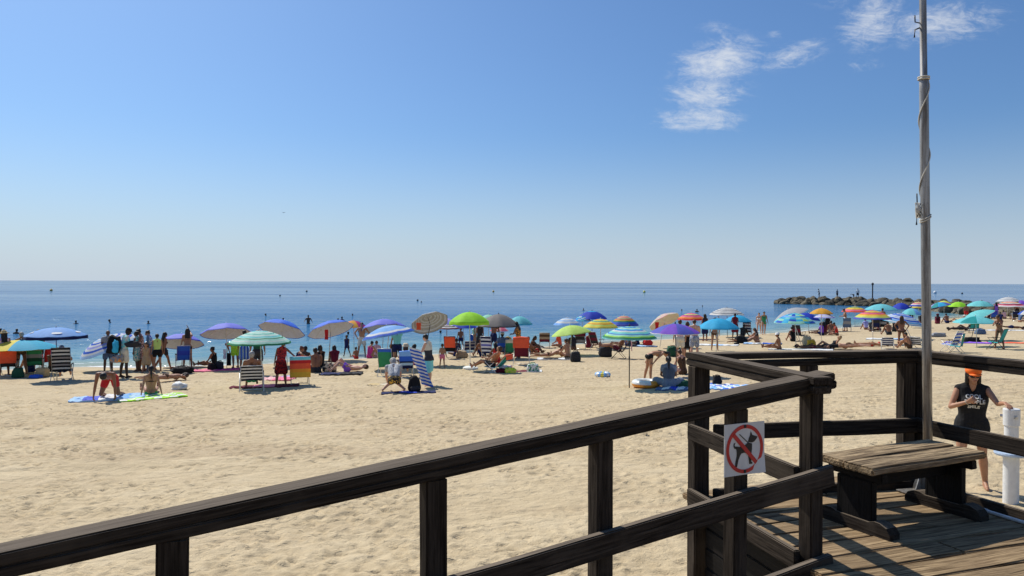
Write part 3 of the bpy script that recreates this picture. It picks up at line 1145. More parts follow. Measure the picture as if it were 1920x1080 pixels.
# pitch: whole body forward (90 = prone), spine: extra forward bend, legs (flex, out, knee), arms (flex, out, elbow, twist in), head (nod, turn)
POSES = dict(
    stand=dict(legs=[(4, 4, 3), (-5, 4, 2)], arms=[(6, 9, 14, 10), (-4, 10, 10, 10)]),
    walk=dict(legs=[(22, 2, 8), (-16, 2, 16)], arms=[(-18, 8, 14, 0), (20, 8, 20, 0)], spine=4),
    hips=dict(legs=[(3, 7, 2), (-3, 5, 4)], arms=[(-12, 38, 70, 75), (-8, 40, 72, 75)]),
    hold=dict(legs=[(4, 4, 3), (-5, 4, 2)], arms=[(22, 10, 78, 30), (26, 12, 70, 30)], head=(20, 0), spine=5),
    phone=dict(legs=[(3, 6, 2), (-3, 6, 2)], arms=[(38, 8, 92, 35), (36, 8, 95, 35)], head=(32, 0), spine=6),
    oneup=dict(legs=[(4, 5, 3), (-5, 4, 2)], arms=[(120, 25, 40, 0), (0, 12, 12, 5)]),
    outarm=dict(legs=[(4, 5, 3), (-5, 4, 2)], arms=[(8, 50, 12, 0), (0, 10, 12, 5)]),
    bend=dict(legs=[(38, 4, 2), (30, 6, 4)], arms=[(34, 6, 10, 0), (20, 10, 22, 0)], pitch=38, spine=48, head=(20, 0)),
    squat=dict(legs=[(112, 48, 112), (112, 48, 112)], arms=[(80, 12, 25, 10), (76, 16, 30, 10)], pitch=20, spine=34, head=(-5, 0)),
    allfours=dict(legs=[(74, 6, 92, 14), (70, 6, 90, 14)], arms=[(74, 34, 4, 0), (76, 32, 6, 0)], pitch=62, spine=10, head=(34, 0)),
    sitlean=dict(legs=[(79, 4, 2, 10), (87, 4, 17, 8)], arms=[(-24, 13, 4, 0), (-26, 13, 4, 0)], pitch=-12, spine=8),
    sitknees=dict(legs=[(131, 6, 100, 8), (125, 6, 97, 10)], arms=[(62, 4, 40, 30), (60, 6, 42, 30)], pitch=-6, spine=22, head=(10, 0)),
    sitcross=dict(legs=[(88, -80, 122, 46), (88, -76, 128, 46)], arms=[(38, 12, 50, 35), (36, 12, 54, 35)], pitch=-4, spine=18, head=(12, 0)),
    sitlegs=dict(legs=[(83, 4, 2, 8), (103, 4, 39, 6)], arms=[(30, 8, 40, 20), (34, 6, 30, 10)], pitch=-8, spine=16),
    chair=dict(legs=[(84, 8, 66), (82, 8, 72)], arms=[(28, 14, 58, 5), (30, 14, 60, 5)], pitch=-18, spine=6),
    lounge=dict(legs=[(70, 8, 42), (74, 8, 50)], arms=[(22, 14, 48, 5), (18, 12, 52, 5)], pitch=-34, spine=4),
    prone=dict(legs=[(-2, 6, 4), (0, 8, 6)], arms=[(150, 38, 95, 60), (150, 38, 95, 60)], pitch=90, head=(-10, 40)),
    elbows=dict(legs=[(-4, 6, 14), (2, 8, 4)], arms=[(86, 10, 75, 25), (84, 10, 80, 30)], pitch=84, spine=-26, head=(-8, 0)),
    supine=dict(legs=[(2, 8, 3), (4, 8, 6)], arms=[(-2, 14, 14, 0), (4, 20, 20, 0)], pitch=-90),
    knees_up=dict(legs=[(58, 8, 96), (40, 10, 80)], arms=[(8, 22, 18, 0), (4, 22, 20, 0)], pitch=-88),
    propped=dict(legs=[(29, 4, 3, 8), (64, 4, 76, 6)], arms=[(-34, 12, 78, 0), (-34, 14, 80, 0)], pitch=-62, spine=14, head=(20, 0)),
    side=dict(legs=[(30, 3, 40), (45, 6, 55)], arms=[(70, 8, 60, 10), (100, 10, 90, 20)], pitch=88, spine=4, roll=65),
    wade=dict(legs=[(4, 6, 3), (-4, 6, 2)], arms=[(24, 32, 40, 10), (20, 30, 36, 10)]),
    swim=dict(legs=[(10, 6, 30), (6, 6, 24)], arms=[(50, 42, 30, 10), (46, 40, 34, 10)], pitch=12),
)


def skeleton(pose, h, build):
    P = POSES[pose] if isinstance(pose, str) else pose
    k = h / 1.7
    child = h < 1.3
    fem = build == 'f'
    hipw = (.088 if not fem else .092) * k
    shw = (.185 if not fem else .165) * k
    legk = .93 if child else 1.0
    Rp = RZ(0) @ RY(P.get('roll', 0)) @ RX(-P.get('pitch', 0))
    if P.get('roll'):
        Rp = RX(-P.get('pitch', 0)) @ RY(P['roll']) if False else Matrix.Rotation(R_(P['roll']), 3, 'Y') @ RX(-P.get('pitch', 0))
    Rc = Rp @ RX(-P.get('spine', 0))
    Rm = Rp @ RX(-P.get('spine', 0) * .5)
    J = {}
    o = Vector((0, 0, 0))
    J['pel'] = o
    J['waist'] = o + Rp @ Vector((0, 0, .085 * k)) + Rm @ Vector((0, 0, .06 * k))
    J['chest'] = J['waist'] + Rc @ Vector((0, .01 * k, .17 * k))
    J['sh'] = J['chest'] + Rc @ Vector((0, 0, .165 * k))
    J['neck'] = J['sh'] + Rc @ Vector((0, .0, .06 * k))
    nod, turn = P.get('head', (0, 0))
    Rh = Rc @ RX(-nod) @ RZ(turn)
    hk = k * (1.22 if child else 1.0)
    J['head'] = J['neck'] + Rc @ RX(-nod * .6) @ Vector((0, .022 * k, .045 * k)) + Rh @ Vector((0, .012 * k, .085 * hk))
    J['Rh'], J['Rc'], J['Rp'], J['k'], J['hk'], J['fem'], J['child'] = Rh, Rc, Rp, k, hk, fem, child
    J['hipw'], J['shw'] = hipw, shw
    for i, s in enumerate((1, -1)):
        fl, ab, kn = P['legs'][i][:3]
        yw = P['legs'][i][3] if len(P['legs'][i]) > 3 else 0
        q = Rp @ RZ(-yw * s) @ RY(-ab * s)
        hip = o + Rp @ Vector((s * hipw, 0, 0))
        th = q @ RX(fl) @ Vector((0, 0, -1))
        shn = q @ RX(fl - kn) @ Vector((0, 0, -1))
        knee = hip + th * .43 * k * legk
        ank = knee + shn * .41 * k * legk
        fd = q @ RX(fl - kn) @ RX(P.get('ankle', 0)) @ Vector((0, 1, 0))
        if P.get('pitch', 0) > 70 and not P.get('roll') and pose != 'allfours' or pose == 'allfours':
            fd = (fd * .15 + shn).normalized()
        J['hip%d' % i], J['knee%d' % i], J['ank%d' % i], J['toe%d' % i] = hip, knee, ank, ank + fd * .15 * k + shn * .045 * k
        J['heel%d' % i] = ank - fd * .035 * k + shn * .05 * k
        fl, ab, el, tw = P['arms'][i]
        q = Rc @ RY(-ab * s) @ RX(fl)
        sh = J['sh'] + Rc @ Vector((s * shw, 0, -.005 * k))
        ua = q @ Vector((0, 0, -1))
        fa = q @ RZ(tw * s) @ RX(el) @ Vector((0, 0, -1))
        elb = sh + ua * .285 * k
        wr = elb + fa * .245 * k
        J['sh%d' % i], J['elb%d' % i], J['wr%d' % i], J['fa%d' % i] = sh, elb, wr, fa
        J['pn%d' % i] = (q @ RZ(tw * s) @ RX(el) @ Vector((-s, 0, 0))).normalized()   # towards the body side
    return J


def hand(bm, w, fa, pn, k, s, fine=False, curl=22):
    """palm, four fingers and a thumb from the wrist w; fa along the forearm, pn the palm normal"""
    fa = fa.normalized()
    pn = (pn - fa * pn.dot(fa)).normalized()
    lat = fa.cross(pn)
    c = w + fa * .045 * k
    for t_ in (-1, 0, 1):
        capsule(bm, w + lat * .010 * t_ * k + fa * .01 * k, w + fa * .075 * k + lat * .021 * t_ * k, .017 * k, .0145 * k, 8)
    fr = .0078 * k if fine else .0088 * k
    for j, L in enumerate((.066, .075, .070, .055)):
        off = (j - 1.5) * .0185 * k
        a = w + fa * .082 * k + lat * off
        R1 = Matrix.Rotation(R_(curl + 4 * j), 3, lat) if True else None
        sg = 1 if (R1 @ fa).dot(pn) > 0 else -1
        R1 = Matrix.Rotation(R_((curl + 4 * j) * sg), 3, lat)
        R2 = Matrix.Rotation(R_((curl * 2 + 8 * j) * sg), 3, lat)
        sp = lat * (off * .9)
        m_ = a + (R1 @ fa) * (L * .55 * k) + sp * .3
        e = m_ + (R2 @ fa) * (L * .5 * k)
        capsule(bm, a, m_, fr * 1.05, fr, 7)
        capsule(bm, m_, e, fr, fr * .85, 7)
    side = lat * (-1.0 if s > 0 else 1.0)
    # thumb leaves the side of the palm
    a = w + fa * .028 * k + side * .022 * k
    m_ = a + (fa * .6 + side * .75 + pn * .35).normalized() * .038 * k
    e = m_ + (fa * .9 + side * .25 + pn * .3).normalized() * .032 * k
    capsule(bm, a, m_, .0125 * k, fr * 1.2, 7)
    capsule(bm, m_, e, fr * 1.2, fr, 7)


def body_caps(J, girth=1.0):
    """(region, a, b, ra, rb) for every limb segment"""
    k, fem, ch = J['k'], J['fem'], J['child']
    g = girth
    Rc, Rp = J['Rc'], J['Rp']
    X = lambda R, x, y, z: R @ Vector((x * k, y * k, z * k))
    C = []
    hw = J['hipw']
    hip_r = (.098 if fem else .092) * k * (g * .6 + .4)
    for s in (-1, 1):
        C.append(('pelvis', J['pel'] + X(Rp, s * .060, -.012, .02), J['pel'] + X(Rp, s * .088, -.012, -.045), .088 * k * g, hip_r * .98))
        C.append(('pelvis', J['pel'] + X(Rp, s * .055, -.045, -.01), J['pel'] + X(Rp, s * .065, -.055, -.06), .078 * k * g, .075 * k * g))
        C.append(('belly', J['pel'] + X(Rp, s * .055, .0, .03), J['waist'] + X(Rc, s * .055, .005, .0), .082 * k * g, (.074 if fem else .084) * k * g))
        C.append(('chest', J['waist'] + X(Rc, s * .055, .005, 0), J['chest'] + X(Rc, s * .078, .0, .02), (.074 if fem else .084) * k * g, .088 * k * (g * .5 + .5)))
        C.append(('chest', J['chest'] + X(Rc, s * .078, .0, .02), J['sh'] + X(Rc, s * .095, -.008, -.035), .088 * k * (g * .5 + .5), .068 * k))
        C.append(('shoulder', J['sh'] + X(Rc, s * .06, -.008, -.01), J['sh'] + Rc @ Vector((s * J['shw'], -.006 * k, -.012 * k)), .052 * k, .050 * k))
        C.append(('shoulder', J['neck'] + X(Rc, 0, -.012, -.005), J['sh'] + Rc @ Vector((s * J['shw'] * .8, -.01 * k, .005 * k)), .045 * k, .036 * k))
        if fem and not ch:
            C.append(('bust', J['chest'] + X(Rc, s * .065, .062, .015), J['chest'] + X(Rc, s * .070, .082, .0), .056 * k, .050 * k * g))
    if g > 1.12:
        C.append(('belly', J['waist'] + X(Rc, 0, .06, -.03), J['waist'] + X(Rc, 0, .05, .05), .10 * k * g, .09 * k * g))
    C.append(('neck', J['sh'] + X(Rc, 0, -.005, 0), J['head'] - J['Rh'] @ Vector((0, .012, .045)) * k, .056 * k, .050 * k))
    gl = g * .5 + .5
    for i, s in enumerate((1, -1)):
        hip, kn, an, toe = J['hip%d' % i], J['knee%d' % i], J['ank%d' % i], J['toe%d' % i]
        C.append(('thigh', hip, hip.lerp(kn, .45), (.092 if fem else .086) * k * gl, .076 * k * gl))
        C.append(('thigh2', hip.lerp(kn, .45), kn, .076 * k * gl, .053 * k))
        back = (kn - hip).normalized().cross(Rp @ Vector((1, 0, 0)))
        d = (an - kn).normalized()
        side = J['Rp'] @ Vector((1, 0, 0))
        bk = d.cross(side).normalized()
        C.append(('shank', kn, kn.lerp(an, .3) - bk * -.012 * k, .050 * k, .055 * k * gl))
        C.append(('shank', kn.lerp(an, .3) - bk * -.012 * k, an, .055 * k * gl, .034 * k))
        C.append(('foot', J['heel%d' % i], toe - (toe - an).normalized() * .03 * k, .034 * k, .030 * k))
        C.append(('foot', an, toe, .036 * k, .022 * k))
        sh, el, wr = J['sh%d' % i], J['elb%d' % i], J['wr%d' % i]
        ak = 1.0 if not fem else .86
        C.append(('arm', sh, sh.lerp(el, .4), .050 * k * ak * gl, .047 * k * ak * gl))
        C.append(('arm2', sh.lerp(el, .4), el, .047 * k * ak * gl, .037 * k * ak))
        C.append(('fore', el, el.lerp(wr, .3), .038 * k * ak, .038 * k * ak))
        C.append(('fore', el.lerp(wr, .3), wr, .038 * k * ak, .026 * k * ak))
    return C


GARM = {
    # regions, inflate
    'shorts': (('pelvis', 'thigh'), .018), 'long_shorts': (('pelvis', 'thigh', 'thigh2h'), .022), 'briefs': (('pelvis_low', 'thigh0'), .007),
    'bikini_bottom': (('pelvis_low',), .006), 'bikini_top': (('bra',), .006), 'swimsuit': (('pelvis', 'belly', 'chest', 'bust'), .006),
    'shirt': (('belly', 'chest', 'bust', 'shoulder', 'arm'), .014), 'tank_top': (('belly', 'chest', 'bust', 'shoulder0'), .012),
    'dress': (('pelvis', 'belly', 'chest', 'bust', 'shoulder0', 'skirt'), .014), 'skirt': (('pelvis', 'skirt'), .014),
    'trousers': (('pelvis', 'thigh', 'thigh2', 'shank'), .02),
}


def garment(kind, J, caps, mat_, parent, vox, name=None):
    regs, e = GARM[kind]
    k = J['k']
    bm = bmesh.new()
    Rc, Rp = J['Rc'], J['Rp']
    for (r, a, b, ra, rb) in caps:
        if r in regs:
            if r == 'arm' and kind == 'shirt':
                b = a.lerp(b, 1.0)
            if r == 'shank' and ra > rb:
                b = a.lerp(b, .85)
            capsule(bm, a, b, ra + e * k, rb + e * k, 10)
        if r == 'thigh' and 'thigh0' in regs:
            capsule(bm, a, a.lerp(b, .12), ra + e * k, ra + e * k, 10)
        if r == 'thigh2' and 'thigh2h' in regs:
            capsule(bm, a, a.lerp(b, .5), ra + e * k * 1.2, (ra + rb) / 2 + e * k * 1.6, 10)
        if r == 'pelvis' and 'pelvis_low' in regs:
            capsule(bm, b, b.lerp(a, .25), rb + e * k, rb + e * k, 10)
        if r == 'shoulder' and 'shoulder0' in regs:
            capsule(bm, a, a.lerp(b, .55), ra + e * k * .7, ra + e * k * .7, 10)
        if r == 'bust' and 'bra' in regs:
            capsule(bm, a, b, ra + e * k, rb + e * k, 10)
    if 'bra' in regs:
        c = J['chest']
        n = 16
        pts = [c + Rc @ Vector((math.cos(q) * .165 * k, math.sin(q) * .092 * k, .005 * k)) for q in [2 * PI * i / n for i in range(n + 1)]]
        for p, q in zip(pts, pts[1:]):
            capsule(bm, p, q, .016 * k, .016 * k, 6)
    if 'skirt' in regs:
        for i in (0, 1):
            hip, kn = J['hip%d' % i], J['knee%d' % i]
            capsule(bm, hip, hip.lerp(kn, .85), .105 * k, .125 * k, 10)
        m0 = (J['hip0'] + J['hip1']) / 2
        m1 = (J['knee0'] + J['knee1']) / 2
        capsule(bm, m0, m0.lerp(m1, .8), .11 * k, .13 * k, 10)
    if not bm.verts:
        bm.free()
        return None
    o = link_bm(name or kind, bm, mat_, parent, smooth=True)
    remesh(o, vox, 2)
    return o


def build_head(bm, J, vox):
    k = J['hk']
    R, c = J['Rh'], J['head']

    def P(x, y, z):
        return c + R @ Vector((x * k, y * k, z * k))
    ellipsoid(bm, P(0, -.012, .018), (.076 * k, .094 * k, .092 * k), R, 14)
    capsule(bm, P(0, .022, -.03), P(0, .040, -.078), .062 * k, .034 * k, 10)
    capsule(bm, P(0, .02, -.02), P(0, -.02, -.05), .060 * k, .05 * k, 10)
    capsule(bm, P(0, .082, .012), P(0, .098, -.022), .011 * k, .0155 * k, 7)   # nose
    capsule(bm, P(-.02, .078, -.048), P(.02, .078, -.048), .010 * k, .010 * k, 7)  # lips
    capsule(bm, P(-.03, .077, .028), P(.03, .077, .028), .013 * k, .013 * k, 7)  # brow
    for s in (-1, 1):
        capsule(bm, P(s * .078, -.008, .012), P(s * .076, -.004, -.022), .013 * k, .010 * k, 7)  # ear
    return P


def build_hair(J, style, m_, parent, vox):
    k = J['hk']
    R, c, Rc = J['Rh'], J['head'], J['Rc']
    P = lambda x, y, z: c + R @ Vector((x * k, y * k, z * k))
    bm = bmesh.new()
    ellipsoid(bm, P(0, -.022, .030), (.086 * k, .096 * k, .094 * k), R, 14)
    if style in ('short',):
        ellipsoid(bm, P(0, -.045, -.01), (.072 * k, .062 * k, .07 * k), R, 12)
    if style == 'bun':
        ellipsoid(bm, P(0, -.055, 0), (.070 * k, .060 * k, .07 * k), R, 12)
        ellipsoid(bm, P(0, -.095, .075), (.040 * k, .040 * k, .038 * k), R, 10)
    if style == 'pony':
        ellipsoid(bm, P(0, -.055, 0), (.070 * k, .060 * k, .07 * k), R, 12)
        a = P(0, -.11, .02)
        b = J['sh'] + Rc @ Vector((0, -.10, -.08)) * k
        capsule(bm, a, a.lerp(b, .5) + Rc @ Vector((0, -.02, 0)), .030 * k, .034 * k, 8)
        capsule(bm, a.lerp(b, .5) + Rc @ Vector((0, -.02, 0)), b, .034 * k, .014 * k, 8)
    if style == 'long':
        for s in (-1, 0, 1):
            a = P(s * .055, -.05, .0)
            b = J['sh'] + Rc @ Vector((s * .075, -.075, -.10)) * k
            capsule(bm, a, b, .052 * k, .034 * k, 8)
    if style == 'bob':
        for s in (-1, 1):
            capsule(bm, P(s * .07, -.02, .02), P(s * .075, -.005, -.10), .030 * k, .026 * k, 8)
            capsule(bm, P(s * .04, -.06, .0), P(s * .045, -.06, -.10), .05 * k, .036 * k, 8)
    # keep the face free
    o = link_bm('hair', bm, m_, parent, smooth=True)
    remesh(o, vox, 1)
    return o


def build_hat(J, kind, m_, parent):
    k = J['hk']
    M = Matrix.Translation(J['head']) @ J['Rh'].to_4x4() @ Matrix.Rotation(R_(-6), 4, 'X')
    bm = bmesh.new()
    if kind == 'cap':
        lathe(bm, [(.098, .045), (.100, .075), (.088, .105), (.055, .128), (.01, .134)], (0, -.02, 0), 18)
        n = 8
        vs = [bm.verts.new((math.sin(a) * .085, .045 + math.cos(a) * .095, .062 - .006 * math.cos(a))) for a in [(-1.15 + 2.3 * i / n) for i in range(n + 1)]]
        v2 = [bm.verts.new((v.co.x, v.co.y, v.co.z - .008)) for v in vs]
        bm.faces.new(vs)
        bm.faces.new(v2[::-1])
        for i in range(n + 1):
            j = (i + 1) % (n + 1)
            bm.faces.new((vs[i], v2[i], v2[j], vs[j]))
    elif kind == 'swimcap':
        lathe(bm, [(.092, .02), (.096, .06), (.086, .10), (.055, .122), (.01, .128)], (0, -.018, 0), 18)
    else:
        br = .20 if kind == 'sunhat' else .14
        lathe(bm, [(br, .030), (br * .99, .036), (.105, .055), (.097, .10), (.075, .132), (.02, .14), (.02, .13), (.07, .12), (.09, .05), (br * .98, .026)], (0, -.015, 0), 20)
    bmesh.ops.transform(bm, matrix=M @ Matrix.Diagonal((k, k, k, 1)), verts=bm.verts[:])
    return link_bm('hat', bm, m_, parent, smooth=True)


ALLP = []


def person(label, px=None, py=None, pose='stand', h=1.68, rot=180.0, sk='tan', b='m', hair=('short', 'dark'), wear=(), hat=None,
           loc=None, z=0.0, g=1.0, group=None, seat=None, vox=None, fine=False, pelvis=False, cat='person', ret=False):
    """rot: heading in degrees, 0 looks at the sea (away from the camera), 180 towards the camera, 90 to the left of the picture"""
    if loc is None:
        loc = gs(px, py)
    loc = Vector(loc)
    if not fine:
        rot += vr(loc)
    dist = loc.y
    if vox is None:
        vox = .0145 if dist < 30 else (.02 if dist < 60 else .03)
        if h < 1.2:
            vox *= .85
    J = skeleton(pose, h, b)
    caps = body_caps(J, g)
    low = min(min(a.z - ra, b_.z - rb) for r, a, b_, ra, rb in caps)
    if seat is not None:
        base = seat + .085 * J['k'] + .01
        off = Vector((0, 0, base))
    else:
        off = Vector((0, 0, -low - .012))
    # centre the figure over its support
    if isinstance(pose, str) and pose in ('stand', 'walk', 'hips', 'hold', 'phone', 'oneup', 'outarm', 'wade', 'bend', 'squat') and not pelvis:
        mid = (J['ank0'] + J['ank1']) / 2
        off.x, off.y = -mid.x, -mid.y
    for q in list(J):
        if isinstance(J[q], Vector) and q[:2] not in ('fa', 'pn'):
            J[q] = J[q] + off
    caps = [(r, a + off, b_ + off, ra, rb) for r, a, b_, ra, rb in caps]
    root = empty('person', loc + Vector((0, 0, z)), label, cat, group, R_(rot))
    bm = bmesh.new()
    for r, a, b_, ra, rb in caps:
        capsule(bm, a, b_, ra, rb, 10)
    P = build_head(bm, J, vox)
    if dist < 42 and not fine:
        for i, s in enumerate((1, -1)):
            hand(bm, J['wr%d' % i], J['fa%d' % i], J['pn%d' % i], J['k'], s)
    elif not fine:
        for i, s in enumerate((1, -1)):
            capsule(bm, J['wr%d' % i], J['wr%d' % i] + J['fa%d' % i] * .13 * J['k'], .030 * J['k'], .016 * J['k'], 8)
    if ret:
        return root, J, caps, bm, P
    o = link_bm('body', bm, skin(sk), root, smooth=True)
    remesh(o, vox, 2)
    if hair and hat != 'swimcap':
        build_hair(J, hair[0], hairm(hair[1]), root, vox)
    for gk, cn in wear:
        m_ = cn if not isinstance(cn, str) else cloth(cn)
        garment(gk, J, caps, m_, root, vox)
    if hat:
        build_hat(J, hat[0], cloth(hat[1]), root)
    ALLP.append(root)
    return root


def printed(name, c1, c2, scale=14.0, thr=0.5):
    key = ('print', name)
    if key in MATS:
        return MATS[key]
    m_ = bpy.data.materials.new(name)
    m_.use_nodes = True
    t = NT(m_.node_tree)
    b = m_.node_tree.nodes['Principled BSDF']
    tc = t.n('ShaderNodeTexCoord')
    nz = t.noise(tc.outputs['Object'], scale, 2, 0.5, 0.6)
    t.l(t.mix(t.mapr(nz, thr - .04, thr + .04), PAL.get(c1, c1), PAL.get(c2, c2)), b.inputs['Base Color'])
    b.inputs['Roughness'].default_value = .85
    MATS[key] = m_
    return m_


def striped(name, cols, period, axis='Z', coord='Object'):
    """stripes woven into a cloth, along one of the object's own axes"""
    key = ('stripe', name)
    if key in MATS:
        return MATS[key]
    m_ = bpy.data.materials.new(name)
    m_.use_nodes = True
    t = NT(m_.node_tree)
    b = m_.node_tree.nodes['Principled BSDF']
    tc = t.n('ShaderNodeTexCoord')
    sep = t.n('ShaderNodeSeparateXYZ')
    t.l(tc.outputs[coord], sep.inputs[0])
    v = t.m('FRACT', t.m('ADD', t.m('DIVIDE', sep.outputs['XYZ'.index(axis)], period), 50.0))
    nd = t.n('ShaderNodeValToRGB')
    nd.color_ramp.interpolation = 'CONSTANT'
    cr = nd.color_ramp
    while len(cr.elements) > 1:
        cr.elements.remove(cr.elements[-1])
    for i, cn in enumerate(cols):
        e = cr.elements[0] if i == 0 else cr.elements.new(i / len(cols))
        e.position = i / len(cols)
        e.color = (*PAL[cn], 1)
    t.l(v, nd.inputs[0])
    t.l(nd.outputs[0], b.inputs['Base Color'])
    b.inputs['Roughness'].default_value = .85
    MATS[key] = m_
    return m_


# ------------------------------------------------------------------ parasols
def canopy_mesh(R, hc, spec, valance, lining, sag=.06, nr=24, sub=4, panels=8, vent=0):
    bm = bmesh.new()
    kind, cols = spec
    names = []

    def mi(cn):
        if cn not in names:
            names.append(cn)
        return names.index(cn)
    n = panels * sub
    rings = []
    for i in range(nr + 1):
        f = i / nr
        row = []
        for j in range(n):
            a = 2 * PI * j / n
            q = (j % sub) / sub
            sc = 1 - sag * .9 * math.sin(PI * q) * f
            r = R * f * sc
            z = -hc * (f ** 1.9) - .022 * R * math.sin(PI * q) * f
            row.append((r * math.cos(a), r * math.sin(a), z))
        rings.append(row)
    V = [[bm.verts.new(p) for p in row] for row in rings[1:]]
    top = bm.verts.new((0, 0, 0))

    def colour(i, j):
        f = (i + .5) / nr
        p = int(j / sub)
        if kind == 'plain':
            return cols[0]
        if kind == 'panels':
            return cols[p % len(cols)]
        if kind == 'rings':
            return cols[min(len(cols) - 1, int(f * len(cols)))]
        if kind == 'mix':
            random.seed(int(i / 3) * 31 + p * 7 + int((j % sub) / 2))
            return random.choice(cols)
        return cols[0]
    for j in range(n):
        f = bm.faces.new((top, V[0][j], V[0][(j + 1) % n]))
        f.material_index = mi(colour(0, j))
    for i in range(1, nr):
        for j in range(n):
            f = bm.faces.new((V[i - 1][j], V[i][j], V[i][(j + 1) % n], V[i - 1][(j + 1) % n]))
            f.material_index = mi(colour(i, j))
    if valance:
        vc, vd = valance
        W = [bm.verts.new(v.co * Vector((1.0, 1.0, 1.0)).x + Vector((v.co.x * .012, v.co.y * .012, -vd * (.86 + .14 * math.cos(6.283 * (j % sub) / sub))))) for j, v in enumerate(V[-1])]
        for j in range(n):
            f = bm.faces.new((V[-1][j], W[j], W[(j + 1) % n], V[-1][(j + 1) % n]))
            f.material_index = mi(vc)
    return bm, names


UMB = []


def umbrella(label, ax, top, edge, half, foot=None, spec=('plain', ['blue']), valance=None, lining='lining', tilt=0, taz=0, pole='white', group=None, ribs=False,
             base=None, H=2.0, lean=None, print_=None, vent=None, name='beach_umbrella', poleh=None):
    """a parasol: apex at photo pixel (ax, top), rim at edge, half-width half, pole foot at foot"""
    if foot is None:
        lo, hi = max(top + 3, 540), 800
        for _ in range(30):
            m_ = (lo + hi) / 2
            p = gp(ax, m_)
            if (m_ - top) * p.y / FPX < H:
                lo = m_
            else:
                hi = m_
        foot = (ax, lo)
    G = gs(*foot)
    Y = G.y
    mpp = Y / FPX
    A = pt(ax, top, Y)
    R = half * mpp
    zt = A.z - G.z
    hc = max(.16 * R, (edge - top) * mpp - R * (EYE.z - A.z) / Y)
    if tilt:
        hc = min(hc, R * .42)
    hc = min(hc, R * .62)
    root = empty(name, G, label, 'umbrella', group)
    loc = Vector((A.x - G.x, 0, zt))
    Rt = Matrix.Rotation(R_(tilt), 3, Vector((math.cos(R_(taz + vr(G))), math.sin(R_(taz + vr(G))), 0))) if tilt else Matrix.Identity(3)
    axis = Rt @ Vector((0, 0, -1))
    bm, names = canopy_mesh(R, hc, spec, valance, lining)
    o = link_bm('canopy', bm, [cloth(c, .7, 0.0 if lining and tilt and ribs else .36) for c in names], root, smooth=True, recalc=False)
    o.matrix_basis = Matrix.Translation(loc) @ Rt.to_4x4() @ Matrix.Rotation(random.uniform(-.3, .3) + PI / 8, 4, 'Z')
    near = Y < 32
    if lining:
        bm, nm = canopy_mesh(R * .992, hc * 1.0, lining if isinstance(lining, tuple) else ('plain', [lining]), None, None, nr=14)
        bmesh.ops.translate(bm, vec=(0, 0, -.012), verts=bm.verts[:])
        l_ = link_bm('lining', bm, [cloth(c, .7, .25) for c in nm], root, smooth=True, recalc=False)
        l_.matrix_basis = o.matrix_basis.copy()
    if ribs:
        for k in range(8):
            a = 2 * PI * k / 8
            bm = bmesh.new()
            pts = []
            for i in range(7):
                f = (i + .3) / 6.3
                pts.append(Vector((math.cos(a) * R * f, math.sin(a) * R * f, -hc * f ** 1.75 - .022)))
            tube(bm, pts, .006, 5)
            tube(bm, [pts[3], Vector((0, 0, -hc * .95 - .12))], .005, 5)
            r_ = link_bm('rib', bm, METAL, root)
            r_.matrix_basis = o.matrix_basis.copy()
    # pole: straight from the sand to the hub, with the tilt joint below the canopy
    bm = bmesh.new()
    pm = {'white': METAL, 'steel': STEEL, 'dark': DARKTUBE}[pole]
    hub = loc + axis * (hc * .5 + .25 if tilt else 0.05)
    tube(bm, [(0, 0, -.25), (hub.x * .5, 0, hub.z * .5), hub], [.017, .017, .014], 8)
    tube(bm, [hub, loc + axis * -.02], .012, 8)
    tube(bm, [Vector((hub.x * .5, 0, hub.z * .5 - .05)), Vector((hub.x * .5, 0, hub.z * .5 + .05))], .024, 8)
    link_bm('pole', bm, pm, root, smooth=True)
    bm = bmesh.new()
    c = loc - axis * .0
    tube(bm, [c - axis * -.01, c - axis * .05, c - axis * .075], [.026, .020, .006], 8)
    link_bm('tip', bm, METAL if pole != 'dark' else DARKTUBE, root, smooth=True)
    if base:
        bm = bmesh.new()
        lathe(bm, [(.30, -.02), (.30, .05), (.22, .09), (.05, .11), (.04, .2)], seg=20)
        link_bm('base', bm, cloth(base), root)
    if print_:
        print_(root, o, R, hc)
    UMB.append((root, G, zt, R))
    return root, G, o


def oval_patch(root, can, R, hc, a, f, w, h, m_, name='emblem'):
    """an oval emblem sewn on the canopy at angle a, radius fraction f"""
    bm = bmesh.new()
    n = 18
    c = bm.verts.new((0, 0, 0))
    vs = [bm.verts.new((math.cos(2 * PI * i / n) * w, math.sin(2 * PI * i / n) * h, 0)) for i in range(n)]
    for i in range(n):
        bm.faces.new((c, vs[i], vs[(i + 1) % n]))
    rr = f * R

    def onc(x, y):
        fr = (rr + -y) / R
        aa = a + x / max(rr, .1)
        return Vector((math.cos(aa) * R * fr, math.sin(aa) * R * fr, -hc * fr ** 1.75 + .014))
    for v in bm.verts:
        v.co = onc(v.co.x, v.co.y)
    o = link_bm(name, bm, m_, root, recalc=False)
    o.matrix_basis = can.matrix_basis.copy()
    return o


